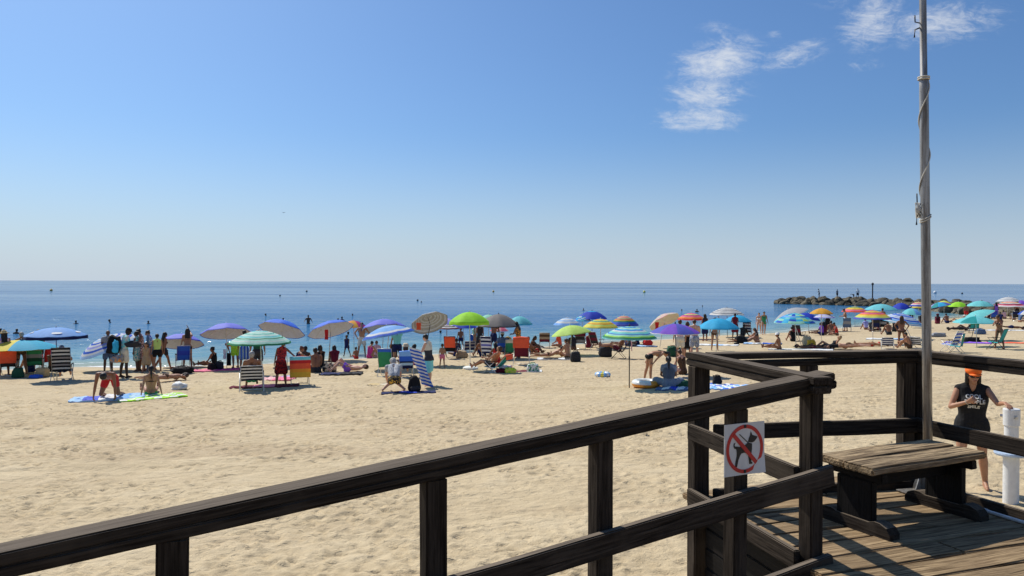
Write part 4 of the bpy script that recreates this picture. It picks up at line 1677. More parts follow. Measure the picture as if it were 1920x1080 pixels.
# ------------------------------------------------------------------ chairs
def sheet(bm, prof, W, names, cols, nseg, th=.012, wav=.0, crop=1.0, dz=0.0):
    """cloth stretched between two side tubes following the profile of (y, z) points; stripes across"""
    P = [Vector((0, y, z)) for y, z in prof]
    L = [0]
    for a, b in zip(P, P[1:]):
        L.append(L[-1] + (b - a).length)

    def at(s):
        for i in range(len(P) - 1):
            if s <= L[i + 1] or i == len(P) - 2:
                f = (s - L[i]) / max(1e-6, L[i + 1] - L[i])
                return P[i].lerp(P[i + 1], f)
    rows = []
    nx = 4
    for i in range(nseg + 1):
        s = L[-1] * i / nseg
        p = at(s)
        q = (at(min(L[-1], s + .01)) - at(max(0, s - .01))).normalized()
        nn = Vector((0, -q.z, q.y))
        r = []
        for j in range(nx + 1):
            x = -W / 2 + W * j / nx
            sg = -.018 * math.sin(PI * j / nx) + wav * math.sin(i * 1.3 + j * 2.1)
            r.append((bm.verts.new(p + Vector((x, 0, 0)) + nn * sg), bm.verts.new(p + Vector((x, 0, 0)) + nn * (sg - th))))
        rows.append(r)
    for i in range(nseg):
        cn = cols[int(i * len(cols) / nseg)]
        if cn not in names:
            names.append(cn)
        k = names.index(cn)
        for j in range(nx):
            for f in ((rows[i][j][0], rows[i][j + 1][0], rows[i + 1][j + 1][0], rows[i + 1][j][0]),
                      (rows[i][j][1], rows[i + 1][j][1], rows[i + 1][j + 1][1], rows[i][j + 1][1])):
                bm.faces.new(f).material_index = k
        for j in (0, nx):
            bm.faces.new((rows[i][j][0], rows[i + 1][j][0], rows[i + 1][j][1], rows[i][j][1])).material_index = k
    for i in (0, nseg):
        for j in range(nx):
            bm.faces.new((rows[i][j][0], rows[i][j + 1][0], rows[i][j + 1][1], rows[i][j][1])).material_index = 0


def chair(label, px, py, rot=0, cols=('blue',), frame='white', W=.52, sh=.34, back=.62, rec=18, hk=1.0, group='folding beach chairs', arm='black', towel=None, loc=None, vert=False):
    """folding beach chair; rot 0 = sitter looks at the sea"""
    G = gs(px, py) if loc is None else Vector(loc)
    rot0 = rot
    rot += vr(G)
    root = empty('beach_chair', G, label, 'chair', group, R_(rot))
    root.scale = (hk, hk, hk)
    fm = {'white': METAL, 'steel': STEEL, 'dark': DARKTUBE}[frame]
    y0, y1 = -.20, .24
    c, s = math.cos(R_(rec)), math.sin(R_(rec))
    bt = (y0 - back * s, sh - .02 + back * c)
    cols = list(cols)
    if vert:
        # stripes run up and down: narrow strips side by side in one cloth
        pass
    bm = bmesh.new()
    nm = []
    sheet(bm, [(y1, sh + .02), (0, sh - .02), (y0, sh - .02)], W - .03, nm, cols[:max(1, len(cols) // 2)] if len(cols) > 2 else cols, 8)
    link_bm('seat', bm, [cloth(x) for x in nm], root, smooth=True)
    bm = bmesh.new()
    nm = []
    sheet(bm, [(y0, sh), (bt[0] * .5 + y0 * .5 - .01, sh * .5 + bt[1] * .5), bt], W - .03, nm, cols, max(12, len(cols) * 2))
    link_bm('backrest', bm, [cloth(x) for x in nm], root, smooth=True)
    ah = sh + .22
    for sx in (-1, 1):
        x = sx * W / 2
        for p, q in (((x, .30, 0), (x, -.17, ah - .01)), ((x + sx * .02, -.30, 0), (x + sx * .02, .20, ah - .01))):
            bm = bmesh.new()
            tube(bm, [p, q], .0115, 6)
            link_bm('leg', bm, fm, root, smooth=True)
        bm = bmesh.new()
        box(bm, (x, .02, ah + .008), (.05, .44, .022), bev=.008)
        link_bm('armrest', bm, cloth(arm), root)
    bm = bmesh.new()
    for sx in (-1, 1):
        x = sx * (W / 2 - .012)
        tube(bm, [(x, y1 + .02, sh + .02), (x, y0, sh - .03), (x, bt[0], bt[1] + .015)], .0115, 6)
    xx = W / 2 - .012
    tube(bm, [(-xx, bt[0], bt[1] + .015), (xx, bt[0], bt[1] + .015)], .0115, 6)
    tube(bm, [(-xx, y1 + .02, sh + .02), (xx, y1 + .02, sh + .02)], .0115, 6)
    tube(bm, [(-W / 2, .30, .01), (W / 2, .30, .01)], .0115, 6)
    tube(bm, [(-W / 2 - .02, -.30, .01), (W / 2 + .02, -.30, .01)], .0115, 6)
    link_bm('frame', bm, fm, root, smooth=True)
    if towel:
        tl, tcols, front, behind, tw = towel
        tr = empty('towel', G, tl, 'towel', None, R_(rot))
        tr.scale = (hk, hk, hk)
        bm = bmesh.new()
        nm = []
        e = .03
        pf = (bt[0] + front * s + e, bt[1] - front * c)
        pb = (bt[0] - .03 - behind * .05, bt[1] - behind)
        sheet(bm, [pf, (bt[0] + e + .01, bt[1] + .02), (bt[0], bt[1] + .045), (bt[0] - .035, bt[1] + .02), pb], W * tw, nm, list(tcols), 30, .014, .006)
        q = link_bm('towel', bm, [cloth(x) for x in nm], None, smooth=True)
        q.location, q.rotation_euler, q.scale = tr.location, tr.rotation_euler, tr.scale
        tag(q, tl, 'towel')
        bpy.data.objects.remove(tr)
    return root, G, sh * hk


# ------------------------------------------------------------------ towels, bags, toys
def mat_on_sand(label, px, py, w=.9, l=1.7, rot=0, cols=('blue', 'white'), along=True, rumple=.012, name='towel', cat='towel', group=None, loc=None, checks=False, th=.012):
    G = gs(px, py) if loc is None else Vector(loc)
    rot += vr(G)
    bm = bmesh.new()
    nx, ny = 22, 34
    names = []
    seed = random.random() * 50
    a = R_(rot)
    V = [[None] * (ny + 1) for _ in range(nx + 1)]
    B = [[None] * (ny + 1) for _ in range(nx + 1)]
    for i in range(nx + 1):
        for j in range(ny + 1):
            x = -w / 2 + w * i / nx
            y = -l / 2 + l * j / ny
            x += .05 * noise.noise((y * 1.7 + seed, seed, 0)) * min(1, w)
            y += .05 * noise.noise((x * 1.7, seed + 9, 3))
            X, Y = x * math.cos(a) - y * math.sin(a), x * math.sin(a) + y * math.cos(a)
            z = sz(G.x + X, G.y + Y) - G.z + .004 + rumple * (1 + 1.3 * noise.noise((x * 4 + seed, y * 4, 1)) + .8 * noise.noise((x * 11 + seed, y * 11, 4)))
            V[i][j] = bm.verts.new((X, Y, z + th))
            B[i][j] = bm.verts.new((X, Y, z - .05))
    for i in range(nx):
        for j in range(ny):
            if checks:
                k = (int(i * 5 / nx) + int(j * 8 / ny)) % len(cols)
                cn = cols[k]
            elif along:
                cn = cols[int(j * len(cols) / ny)]
            else:
                cn = cols[int(i * len(cols) / nx)]
            if cn not in names:
                names.append(cn)
            bm.faces.new((V[i][j], V[i + 1][j], V[i + 1][j + 1], V[i][j + 1])).material_index = names.index(cn)
    edge = [(i, 0) for i in range(nx)] + [(nx, j) for j in range(ny)] + [(i, ny) for i in range(nx, 0, -1)] + [(0, j) for j in range(ny, 0, -1)]
    for p, q in zip(edge, edge[1:] + edge[:1]):
        bm.faces.new((V[p[0]][p[1]], B[p[0]][p[1]], B[q[0]][q[1]], V[q[0]][q[1]]))
    o = link_bm(name, bm, [cloth(c) for c in names], None, smooth=False)
    o.location = G
    tag(o, label, cat, group)
    return o


def bag(label, px, py, size=(.35, .22, .30), rot=0, m_=None, handles=True, name='beach_bag', cat='bag', sag=.15, loc=None, group=None, strap='black'):
    G = gs(px, py) if loc is None else Vector(loc)
    root = empty(name, G, label, cat, group, R_(rot))
    w, d, h = size
    bm = bmesh.new()
    bmesh.ops.create_cube(bm, size=1)
    bmesh.ops.subdivide_edges(bm, edges=bm.edges[:], cuts=5, use_grid_fill=True)
    sd_ = random.random() * 90
    for v in bm.verts:
        p = v.co.copy()
        r = p.length
        q = p.normalized() * .62
        p = p.lerp(q, .45)
        f = (p.z + .5)
        tp = 1 - .22 * f
        nz = noise.noise(p * 3.2 + Vector((sd_, 0, 0))) * sag
        v.co = Vector((p.x * w * (tp + nz), p.y * d * (tp + nz), (f * h) * (1 + nz * .8) + .0))
    mn = min(v.co.z for v in bm.verts)
    for v in bm.verts:
        v.co.z -= mn + .01
    link_bm('pouch', bm, m_, root, smooth=True)
    if handles:
        for s in (-1, 1):
            bm = bmesh.new()
            tube(bm, [(-w * .22, s * d * .22, h * .85), (-w * .16, s * d * .3, h * 1.18), (w * .16, s * d * .3, h * 1.18), (w * .22, s * d * .22, h * .85)], .012, 6)
            link_bm('handle', bm, cloth(strap), root, smooth=True)
    return root


def backpack(label, px, py, h=.45, rot=0, cn='black', loc=None):
    G = gs(px, py) if loc is None else Vector(loc)
    root = empty('backpack', G, label, 'backpack', None, R_(rot))
    bm = bmesh.new()
    k = h / .45
    capsule(bm, (0, 0, .12 * k), (0, .02, .32 * k), .14 * k, .11 * k)
    capsule(bm, (-.07 * k, 0, .10 * k), (-.05 * k, 0, .30 * k), .11 * k, .09 * k)
    capsule(bm, (.07 * k, 0, .10 * k), (.05 * k, 0, .30 * k), .11 * k, .09 * k)
    remesh(link_bm('pack', bm, cloth(cn), root, smooth=True), .02, 2)
    bm = bmesh.new()
    capsule(bm, (-.06 * k, -.10 * k, .10 * k), (.06 * k, -.10 * k, .10 * k), .075 * k, .075 * k)
    link_bm('pocket', bm, cloth('charcoal' if cn == 'black' else cn), root, smooth=True)
    for s in (-1, 1):
        bm = bmesh.new()
        tube(bm, [(s * .07 * k, .06 * k, .40 * k), (s * .09 * k, .17 * k, .33 * k), (s * .09 * k, .17 * k, .16 * k), (s * .08 * k, .10 * k, .06 * k)], .014 * k, 6)
        link_bm('strap', bm, cloth('charcoal'), root, smooth=True)
    bm = bmesh.new()
    tube(bm, [(-.03, .03, .42 * k), (-.02, .03, .47 * k), (.02, .03, .47 * k), (.03, .03, .42 * k)], .008, 6)
    link_bm('handle', bm, cloth('charcoal'), root, smooth=True)
    return root


# ------------------------------------------------------------------ parasols, one by one (pixels of the photograph fix apex, rim, width and pole foot)
logo = cloth('white')
umbrella('yellow and turquoise panelled umbrella at the left edge', 40, 637, 657, 62, (33, 702), ('panels', ['cyan', 'cyan', 'yellow', 'yellow', 'yellow', 'yellow', 'cyan', 'cyan']), lining='yellow', ribs=False)
bu = umbrella('big blue umbrella with white oval emblems and dark valance', 105, 614, 632, 53, (107, 712), ('plain', ['babyblue']), ('navy', .12), 'blue', pole='steel')
for a_, w_ in ((-PI * .42, .17), (-PI * .92, .17), (-PI * .02, .17)):
    oval_patch(bu[0], bu[2], bu[3] if len(bu) > 3 else UMB[-1][3], .30, a_, .72, .19, .07, logo)
umbrella('blue and white ringed umbrella drooping to the left behind the vendor', 196, 631, 657, 55, (208, 696), ('rings', ['white', 'blue', 'white', 'paleblue', 'white', 'blue', 'white', 'lavender', 'white', 'blue', 'white', 'paleblue']), None, 'paleblue', tilt=-22, taz=98)
umbrella('violet-blue umbrella with pale lining above the blue chair at left', 340, 627, 648, 41, (341, 688), ('plain', ['violet']), ('royal', .04), 'lining', tilt=-19, taz=-8, ribs=True)
umbrella('violet-blue umbrella with pale lining and clothes on its pole', 424, 607, 628, 46, (425, 690), ('plain', ['violet']), ('royal', .03), 'lining', tilt=-17, taz=4, ribs=True)
umbrella('large mint and green ringed umbrella over the striped chair', 487, 620, 646, 58, (493, 722), ('rings', ['palemint', 'white', 'palemint', 'aqua', 'palemint', 'white', 'palemint', 'teal', 'palemint', 'white', 'aqua', 'palemint', 'green', 'palemint', 'white', 'palemint', 'green']), ('green', .03), 'mint', pole='white')
umbrella('blue umbrella with pale lining tipping to the right, beside the mint one', 533, 602, 622, 43, (541, 686), ('plain', ['blue']), ('blue', .03), 'lining', tilt=-25, taz=-34, ribs=True)
u8 = umbrella('blue umbrella with pale lining and a red cloth hung inside', 616, 604, 622, 43, (615, 676), ('plain', ['blue']), ('blue', .03), 'lining', tilt=-25, taz=32, ribs=True, pole='steel')
umbrella('small orange, pink and purple panelled umbrella at the water edge', 663, 601, 614, 26, (664, 664), ('panels', ['blue', 'purple', 'pink', 'gold', 'orange', 'gold', 'magenta', 'royal']), None, 'pink')
umbrella('indigo umbrella behind the light blue one', 718, 599, 619, 42, (716, 668), ('plain', ['violet']), ('royal', .03), 'lining', tilt=-16, taz=12, ribs=True)
umbrella('light blue umbrella with pale rim over the green chair', 725, 611, 631, 52, (722, 692), ('rings', ['babyblue', 'babyblue', 'paleblue', 'babyblue', 'babyblue', 'babyblue', 'white', 'blue']), ('babyblue', .05), 'lining', tilt=-11, taz=70)
u12 = umbrella('white and grey ringed umbrella tipped steeply up, orange bag inside', 802, 594, 609, 36, (793, 684), ('rings', ['white', 'warmgrey'] * 7), ('grey', .03), ('rings', ['lining', 'lightgrey'] * 6), tilt=-38, taz=24, ribs=True, pole='dark')
umbrella('pale violet umbrella partly hidden behind the lime one', 838, 597, 609, 24, (838, 657), ('plain', ['lavender']), None, 'lavender')
umbrella('white and maroon ringed umbrella low behind the lime one', 838, 609, 617, 25, (836, 662), ('rings', ['white', 'maroon', 'white', 'brown', 'white', 'maroon']), None, 'maroon', H=1.9)
umbrella('dark blue umbrella peeking out below the lime one', 868, 603, 615, 27, (870, 660), ('plain', ['royal']), None, 'royal')
umbrella('bright lime green umbrella on a white pole with white base', 880, 585, 604, 39, (882, 692), ('plain', ['lime']), ('lime', .13), 'lime', base='white')
umbrella('pale mint umbrella behind the grey and lime ones', 916, 590, 604, 24, (916, 656), ('plain', ['mint']), None, 'mint')
umbrella('plain grey-brown umbrella beside the lime one', 935, 589, 612, 39, (937, 672), ('plain', ['warmgrey']), ('charcoal', .04), 'charcoal', pole='dark')
umbrella('turquoise umbrella right of the grey-brown one', 974, 593, 608, 24, (974, 653), ('plain', ['aqua']), ('cyan', .06), 'cyan')
umbrella('small pink umbrella low under the grey-brown one', 936, 611, 621, 18, (936, 657), ('panels', ['pink', 'palepink']), None, 'pink', H=1.8)
umbrella('white and pale blue ringed umbrella left of the blue-topped one', 1063, 596, 610, 27, (1063, 646), ('rings', ['white', 'paleblue', 'white', 'paleblue', 'white', 'babyblue']), None, 'lining')
umbrella('dark blue umbrella with turquoise crown near the water', 1110, 583, 598, 29, (1110, 642), ('rings', ['cyan', 'cyan', 'royal', 'royal', 'royal', 'royal', 'royal']), None, 'royal', pole='dark')
umbrella('turquoise patterned umbrella below the turquoise-crowned one', 1092, 592, 602, 17, (1092, 643), ('mix', ['cyan', 'white', 'blue', 'aqua']), None, 'cyan')
umbrella('yellow, orange and blue ringed umbrella left of the rainbow one', 1126, 598, 614, 32, (1126, 652), ('rings', ['cream', 'palelime', 'orange', 'palelime', 'teal', 'yellow', 'gold', 'palelime', 'yellow']), ('palelime', .05), 'yellow')
umbrella('pale lime umbrella over the seated bare-backed sunbather', 1069, 610, 630, 37, (1069, 666), ('plain', ['palelime']), ('palelime', .03), 'palelime', tilt=-8, taz=80)
umbrella('rainbow ringed umbrella with pale crown', 1170, 592, 610, 28, (1170, 646), ('rings', ['cream', 'cream', 'orange', 'pink', 'palelime', 'magenta', 'gold', 'green', 'blue', 'violet']), ('royal', .04), 'violet')
umbrella('large green, white and blue ringed umbrella on a thin dark pole', 1180, 612, 635, 52, (1180, 728), ('rings', ['mint', 'mint', 'aqua', 'blue', 'aqua', 'mint', 'white', 'cyan', 'blue', 'white', 'mint', 'aqua', 'blue', 'mint', 'lime', 'green']), ('aqua', .03), 'aqua', pole='dark')
umbrella('cream umbrella with printed pictures tipped to the left', 1240, 592, 608, 31, (1236, 652), ('mix', ['cream', 'offwhite', 'beige', 'cream', 'palepink']), None, 'cream', tilt=-34, taz=50)
umbrella('purple umbrella on a dark pole next to the tall rail post', 1266, 607, 626, 46, (1269, 705), ('panels', ['purple', 'violet']), ('white', .025), 'purple', pole='dark')
umbrella('red, pink and gold ringed umbrella behind the couple in shorts', 1296, 587, 600, 27, (1296, 636), ('rings', ['gold', 'pink', 'pink', 'palelime', 'magenta', 'pink', 'orange', 'red']), None, 'pink')
umbrella('white and grey ringed umbrella standing high near the water', 1363, 577, 590, 33, (1364, 632), ('rings', ['white', 'grey'] * 6 + ['white']), ('white', .04), 'offwhite', pole='dark')
umbrella('bright turquoise umbrella over the standing bare legs', 1347, 597, 616, 38, (1342, 663), ('plain', ['cyan']), ('cyan', .04), 'cyan')
umbrella('smaller turquoise umbrella under the white and grey ringed one', 1383, 591, 603, 25, (1384, 634), ('plain', ['cyan']), ('cyan', .03), 'cyan', pole='dark')
umbrella('light grey umbrella leaning left behind the sea-print one', 1478, 580, 593, 33, (1505, 648), ('plain', ['lightgrey']), ('white', .03), 'grey', tilt=-24, taz=100)
umbrella('dark blue umbrella squeezed between the sea-print and orange ones', 1516, 587, 600, 24, (1517, 620), ('plain', ['royal']), None, 'royal', tilt=-10, taz=-90)
umbrella('blue sea-print umbrella with cream crown', 1490, 587, 606, 38, (1493, 652), ('mix', ['cyan', 'blue', 'aqua', 'babyblue', 'mint', 'palelime']), ('mint', .03), 'aqua')
umbrella('plain orange umbrella just off the breakwater tip', 1540, 578, 588, 21, None, ('plain', ['gold']), ('gold', .03), 'gold')
umbrella('white and blue-grey umbrella just below the orange one', 1546, 588, 596, 20, (1538, 622), ('rings', ['white', 'lavender'] * 4), None, 'lining', pole='dark')
umbrella('pink, yellow and green ringed umbrella left of the turquoise one', 1603, 575, 585, 24, (1603, 612), ('rings', ['orange', 'palelime', 'green', 'yellow', 'gold', 'pink', 'coral']), None, 'pink')
umbrella('turquoise umbrella in front of the breakwater', 1652, 570, 581, 28, (1652, 607), ('plain', ['aqua']), ('cyan', .03), 'cyan')
umbrella('large pink, orange and yellow ringed umbrella on a thin pole', 1636, 582, 598, 34, (1637, 645), ('rings', ['gold', 'pink', 'orange', 'palelime', 'gold', 'magenta', 'pink', 'orange', 'yellow', 'palelime', 'violet']), ('royal', .03), 'gold')
umbrella('deep blue umbrella right of the turquoise one by the breakwater', 1690, 568, 581, 18, (1690, 604), ('plain', ['royal']), None, 'royal')
umbrella('pale turquoise umbrella above the blue striped one', 1709, 578, 590, 19, (1709, 615), ('panels', ['aqua', 'aqua', 'babyblue']), None, 'aqua')
umbrella('blue and white finely ringed umbrella beside the flagpole', 1693, 588, 609, 38, (1713, 636), ('rings', ['blue', 'paleblue', 'blue', 'white', 'blue', 'paleblue', 'blue', 'white', 'babyblue', 'white', 'blue', 'paleblue', 'cyan', 'white']), ('cyan', .03), 'babyblue', tilt=-10, taz=-95)
umbrella('yellow and pink striped umbrella half behind the flagpole', 1722, 566, 577, 18, (1722, 601), ('rings', ['yellow', 'pink', 'palelime', 'pink', 'white', 'royal', 'yellow']), None, 'gold')
umbrella('blue, teal and purple panelled umbrella right of the flagpole', 1759, 567, 581, 20, (1759, 603), ('panels', ['cyan', 'violet', 'purple', 'lavender', 'teal']), None, 'violet', tilt=-14, taz=80)
umbrella('pale yellow umbrella in front of the rocks', 1770, 564, 574, 17, (1770, 598), ('panels', ['palelime', 'yellow']), None, 'palelime')
umbrella('lime green umbrella in front of the rocks', 1797, 566, 575, 17, (1797, 598), ('plain', ['lime']), ('lime', .03), 'lime')
umbrella('mint turquoise umbrella in front of the rocks', 1838, 564, 574, 23, (1838, 598), ('plain', ['aqua']), ('mint', .03), 'aqua')
umbrella('pale turquoise umbrella leaning left behind the teal one', 1826, 584, 597, 31, (1819, 638), ('plain', ['aqua']), ('white', .02), 'mint', tilt=-26, taz=100, pole='dark')
umbrella('teal green umbrella over a purple mat at right', 1829, 593, 606, 37, (1832, 650), ('panels', ['aqua', 'teal', 'aqua']), ('aqua', .03), 'aqua')
umbrella('white umbrella with fine grey stripes at far right', 1891, 557, 566, 22, (1888, 594), ('rings', ['white', 'lightgrey'] * 4), None, 'white')
umbrella('pink, white and orange ringed umbrella at far right', 1893, 565, 575, 29, (1893, 597), ('rings', ['white', 'pink', 'white', 'orange', 'white', 'maroon', 'pink', 'white']), None, 'palepink')
umbrella('purple umbrella at the right edge', 1914, 563, 572, 16, (1914, 594), ('plain', ['purple']), None, 'purple')
umbrella('white and blue umbrella cut by the right edge', 1926, 581, 590, 15, (1926, 612), ('panels', ['white', 'blue']), None, 'white')

# things hanging under two of the tipped parasols
def hanging(label, px, py, Y, w, h, cn, name='towel', cat='towel'):
    p = pt(px, py, Y)
    bm = bmesh.new()
    nx, ny = 6, 10
    V = [[bm.verts.new((w * (i / nx - .5) * (.92 + .08 * math.sin(j * .7)), .02 * math.sin(i * 1.9 + j * .4) + d, -h * j / ny)) for j in range(ny + 1)] for d in (0, .02) for i in range(nx + 1)]
    for d in (0, 1):
        for i in range(nx):
            for j in range(ny):
                a = d * (nx + 1) + i
                bm.faces.new((V[a][j], V[a + 1][j], V[a + 1][j + 1], V[a][j + 1]))
    o = link_bm(name, bm, cloth(cn) if isinstance(cn, str) else cn, None, smooth=True)
    o.location = p
    tag(o, label, cat)
    return o


hanging('red towel hung from the ribs inside the blue umbrella', 612, 618, u8[1].y - .45, .17, .46, 'red')
hanging('orange beach bag hung inside the grey ringed umbrella', 785, 605, u12[1].y - .35, .20, .30, 'coral', 'bag', 'bag')
hanging('black towel hanging on the pole of the violet umbrella', 429, 662, gp(425, 690).y - .05, .18, .52, 'black')
hanging('lavender cloth hanging on the pole of the violet umbrella', 421, 655, gp(425, 690).y - .08, .13, .40, 'lining')
hanging('red towel hanging from the cream picture-print umbrella', 1232, 604, gp(1236, 652).y - .5, .20, .36, 'red')

# ------------------------------------------------------------------ chairs and the people in them
chair('low orange chair with an orange towel at the left edge', 17, 704, -8, ('charcoal', 'maroon', 'charcoal', 'maroon'), 'white', towel=('orange towel draped over the low chair at left edge', ('coral',), .10, .42, 1.1))
c_, g_, s_ = chair('green and grey upright-striped chair left of the big blue umbrella', 66, 700, -5, ('green', 'darkgreen', 'grey', 'green'), 'steel')
chair('dark red chair behind the black and white striped one', 90, 693, 20, ('red',), 'white')
c_, g_, s_ = chair('black and cream striped high-back chair under the big blue umbrella', 117, 712, -8, ('black', 'offwhite', 'black', 'warmgrey', 'black', 'offwhite', 'black', 'warmgrey', 'black', 'offwhite', 'black', 'offwhite', 'black'), 'steel', W=.60, back=.86, hk=1.0, rec=12)
person('person in a pale blue top seated in the black and cream striped chair', loc=g_, seat=s_, rot=-8, pose='chair', sk='tan', b='m', hair=('short', 'grey'), wear=[('shirt', 'lining'), ('shorts', 'navy')], h=1.78)
chair('bright blue chair under the violet umbrella at left', 343, 690, 4, ('blue', 'royal', 'blue'), 'white', rec=14)
c_, g_, s_ = chair('black and white striped chair under the mint umbrella', 472, 734, 0, ('black', 'offwhite', 'black', 'offwhite', 'black', 'offwhite', 'black', 'offwhite', 'black'), 'white', W=.60, back=.42, rec=8, hk=1.08)
person('person sitting bare-chested in the black and white striped chair, back to camera', loc=g_, seat=s_, rot=0, pose='chair', sk='bronze', hair=('short', 'grey'), wear=[('shorts', 'green')], h=1.72, g=1.2)
chair('chair draped with a rainbow towel beside the person in red dress', 562, 722, 3, ('green', 'teal'), 'steel', back=.58, rec=6, towel=('striped towel of pale blue, red, orange and gold on a chair', ('gold', 'gold', 'orange', 'red', 'aqua', 'red', 'coral', 'coral', 'orange', 'gold', 'gold'), .30, .62, 1.25))
chair('green chair with blue headrest under the light blue umbrella', 725, 704, -12, ('green', 'green', 'green', 'green', 'blue'), 'white', back=.72)
c_, g_, s_ = chair('blue striped chair beside the green one', 760, 706, 6, ('navy', 'paleblue', 'navy', 'blue', 'navy', 'paleblue'), 'white', towel=('blue towel over the back of the striped chair', ('blue', 'babyblue', 'blue'), .1, .3, 1.0))
person('person with pale sun hat sitting in the blue striped chair', loc=g_, seat=s_, rot=6, pose='chair', sk='tan', b='f', hair=('bob', 'brown'), hat=('hat', 'beige'), wear=[('swimsuit', 'brown')])
chair('orange-red chair with black lower back behind the toddler', 846, 672, -14, ('black', 'coral', 'coral', 'coral'), 'dark', back=.66, hk=1.08, rec=10)
chair('navy striped chair right of the orange-red one', 879, 668, 10, ('navy', 'grey', 'navy', 'grey', 'navy'), 'white', back=.45)
chair('plain blue chair behind the lime umbrella pole', 890, 656, -4, ('blue',), 'steel')
chair('purple and white striped tall chair below the grey umbrella', 916, 676, -22, ('navy', 'lining', 'navy', 'lining', 'violet', 'lining', 'navy', 'lining', 'navy'), 'white', back=.78, rec=12)
c_, g_, s_ = chair('blue chair with a person in a white cap under the grey umbrella', 941, 672, 8, ('denim', 'blue', 'denim'), 'steel')
person('person with white cap sitting in the blue chair under grey umbrella', loc=g_, seat=s_, rot=8, pose='chair', sk='bronze', hat=('cap', 'offwhite'), wear=[('shirt', 'denim'), ('shorts', 'navy')])
chair('dark green chair with patterned headrest', 958, 674, 0, ('green', 'green', 'green', 'cream'), 'steel')
chair('red high-back chair with a coral towel', 978, 684, -4, ('maroon', 'maroon', 'maroon', 'maroon'), 'white', W=.58, back=.74, rec=8, hk=1.05, towel=('coral towel over the top of the red chair', ('coral',), .15, .36, 1.08))
c_, g_, s_ = chair('low lounger chair turned left with an orange towel', 925, 699, 62, ('teal', 'teal', 'green'), 'white', sh=.22, back=.62, rec=44, towel=('orange towel on the teal lounger chair turned left', ('coral', 'orange', 'coral'), .5, .12, 1.0))
person('sunbather reclining in the teal lounger under the lime umbrella', loc=g_ + Vector((-.05, 0, 0)), seat=s_, rot=62, pose='lounge', sk='tan', hair=('short', 'brown'), wear=[('shorts', 'charcoal')])
chair('white-framed chair with brown towel at the waterline', 1021, 652, 0, ('charcoal', 'maroon', 'charcoal'), 'white', back=.5, towel=('brown and tan towel folded over the waterline chair', ('maroon', 'tan', 'brown', 'tan', 'maroon'), .1, .42, 1.1))
chair('grey chair with magenta sides behind the pale lime umbrella', 1088, 655, -3, ('grey', 'charcoal', 'grey'), 'steel', back=.6, towel=('magenta striped towel on the grey chair', ('magenta', 'maroon'), .06, .16, 1.15))
chair('dark red chair leaning back, right of the grey one', 1120, 656, -38, ('charcoal', 'maroon', 'charcoal', 'maroon'), 'white', back=.68, rec=24)
c_, g_, s_ = chair('brown chair turned left below the green ringed umbrella', 1160, 672, 84, ('brown', 'maroon', 'brown'), 'dark', rec=30, towel=('pale pink towel hanging from the brown chair', ('lining', 'palepink'), .2, .5, .55))
person('person reclining with straight legs in the brown chair turned left', loc=g_, seat=s_, rot=84, pose=dict(legs=[(84, 6, 28), (80, 8, 24)], arms=[(22, 14, 48, 5), (18, 12, 52, 5)], pitch=-30, spine=4), sk='bronze', wear=[('shorts', 'maroon')])
chair('maroon and white striped chair facing the sea near the two waders', 1401, 632, -4, ('maroon', 'white', 'navy', 'white', 'maroon', 'white', 'navy', 'white'), 'white', back=.82)
chair('dark chair beside the sea-print umbrella pole', 1499, 640, -30, ('charcoal', 'maroon', 'charcoal'), 'dark', back=.66)
chair('slate blue chair by the standing bather in front of the waterline', 1588, 622, 0, ('denim', 'grey', 'denim'), 'steel', back=.72)
chair('dark blue chair in the group under the pink ringed umbrella', 1641, 622, 10, ('navy', 'charcoal'), 'steel')
chair('black and grey chair at the group\'s right end', 1659, 622, -10, ('black', 'grey', 'black'), 'steel')
chair('low navy and white striped chair just above the dark rail', 1664, 655, 2, ('navy', 'white', 'navy', 'white', 'navy', 'white', 'navy'), 'white', back=.40, rec=12, sh=.2)
chair('low zebra striped chair next to the flagpole', 1722, 654, -28, ('black', 'white', 'black', 'white', 'black', 'white', 'black', 'white'), 'white', back=.42, rec=16, sh=.2)
chair('blue and white striped chair turned left right of the flagpole', 1780, 659, 60, ('blue', 'white', 'royal', 'white', 'blue', 'white', 'royal', 'white'), 'white', back=.74, rec=26, W=.55)
chair('empty teal chair seen from the side right of the blue striped one', 1793, 662, 80, ('teal', 'green', 'teal'), 'steel', back=.6, rec=10)
chair('teal chair in front of the person with the phone', 1866, 655, 70, ('teal', 'teal'), 'dark', back=.72, rec=22)
chair('small teal stool chair behind the teal umbrella', 1826, 625, 10, ('teal', 'green'), 'dark', back=.5)
chair('blue chair among the bathers at far right', 1864, 601, 0, ('blue', 'royal'), 'steel')
chair('dark low chair among the bathers at far right', 1905, 602, 0, ('charcoal', 'navy'), 'steel')

# ------------------------------------------------------------------ standing, sitting and lying people
person('person in a straw hat standing behind the yellow umbrella', 8, 704, 'stand', 1.66, 10, 'bronze', 'f', ('long', 'dark'), [('dress', printed('violet_print', 'violet', 'palepink'))], ('sunhat', 'straw'))
person('tanned person in swim briefs holding one arm up behind the turquoise panels', 40, 702, 'outarm', 1.62, -15, 'bronze', 'f', ('bun', 'grey'), [('bikini_bottom', 'brown'), ('bikini_top', 'brown')])
person('person in a green top beyond the cooler chair at left', 72, 694, 'stand', 1.66, 0, 'tan', 'f', ('short', 'brown'), [('shirt', 'green'), ('shorts', 'darkgreen')])
vend = person('beach vendor in cap and pale shirt carrying goods and a black bag', 232, 708, 'hold', 1.82, -75, 'dark', 'm', ('short', 'dark'), [('shirt', printed('pale_spotted_print', 'offwhite', 'aqua')), ('long_shorts', 'cream')], ('cap', 'black'))
person('white-shorted person behind the vendor\'s bag', 203, 698, 'stand', 1.66, 10, 'brown', 'm', None, [('long_shorts', 'denim'), ('shirt', 'grey')])
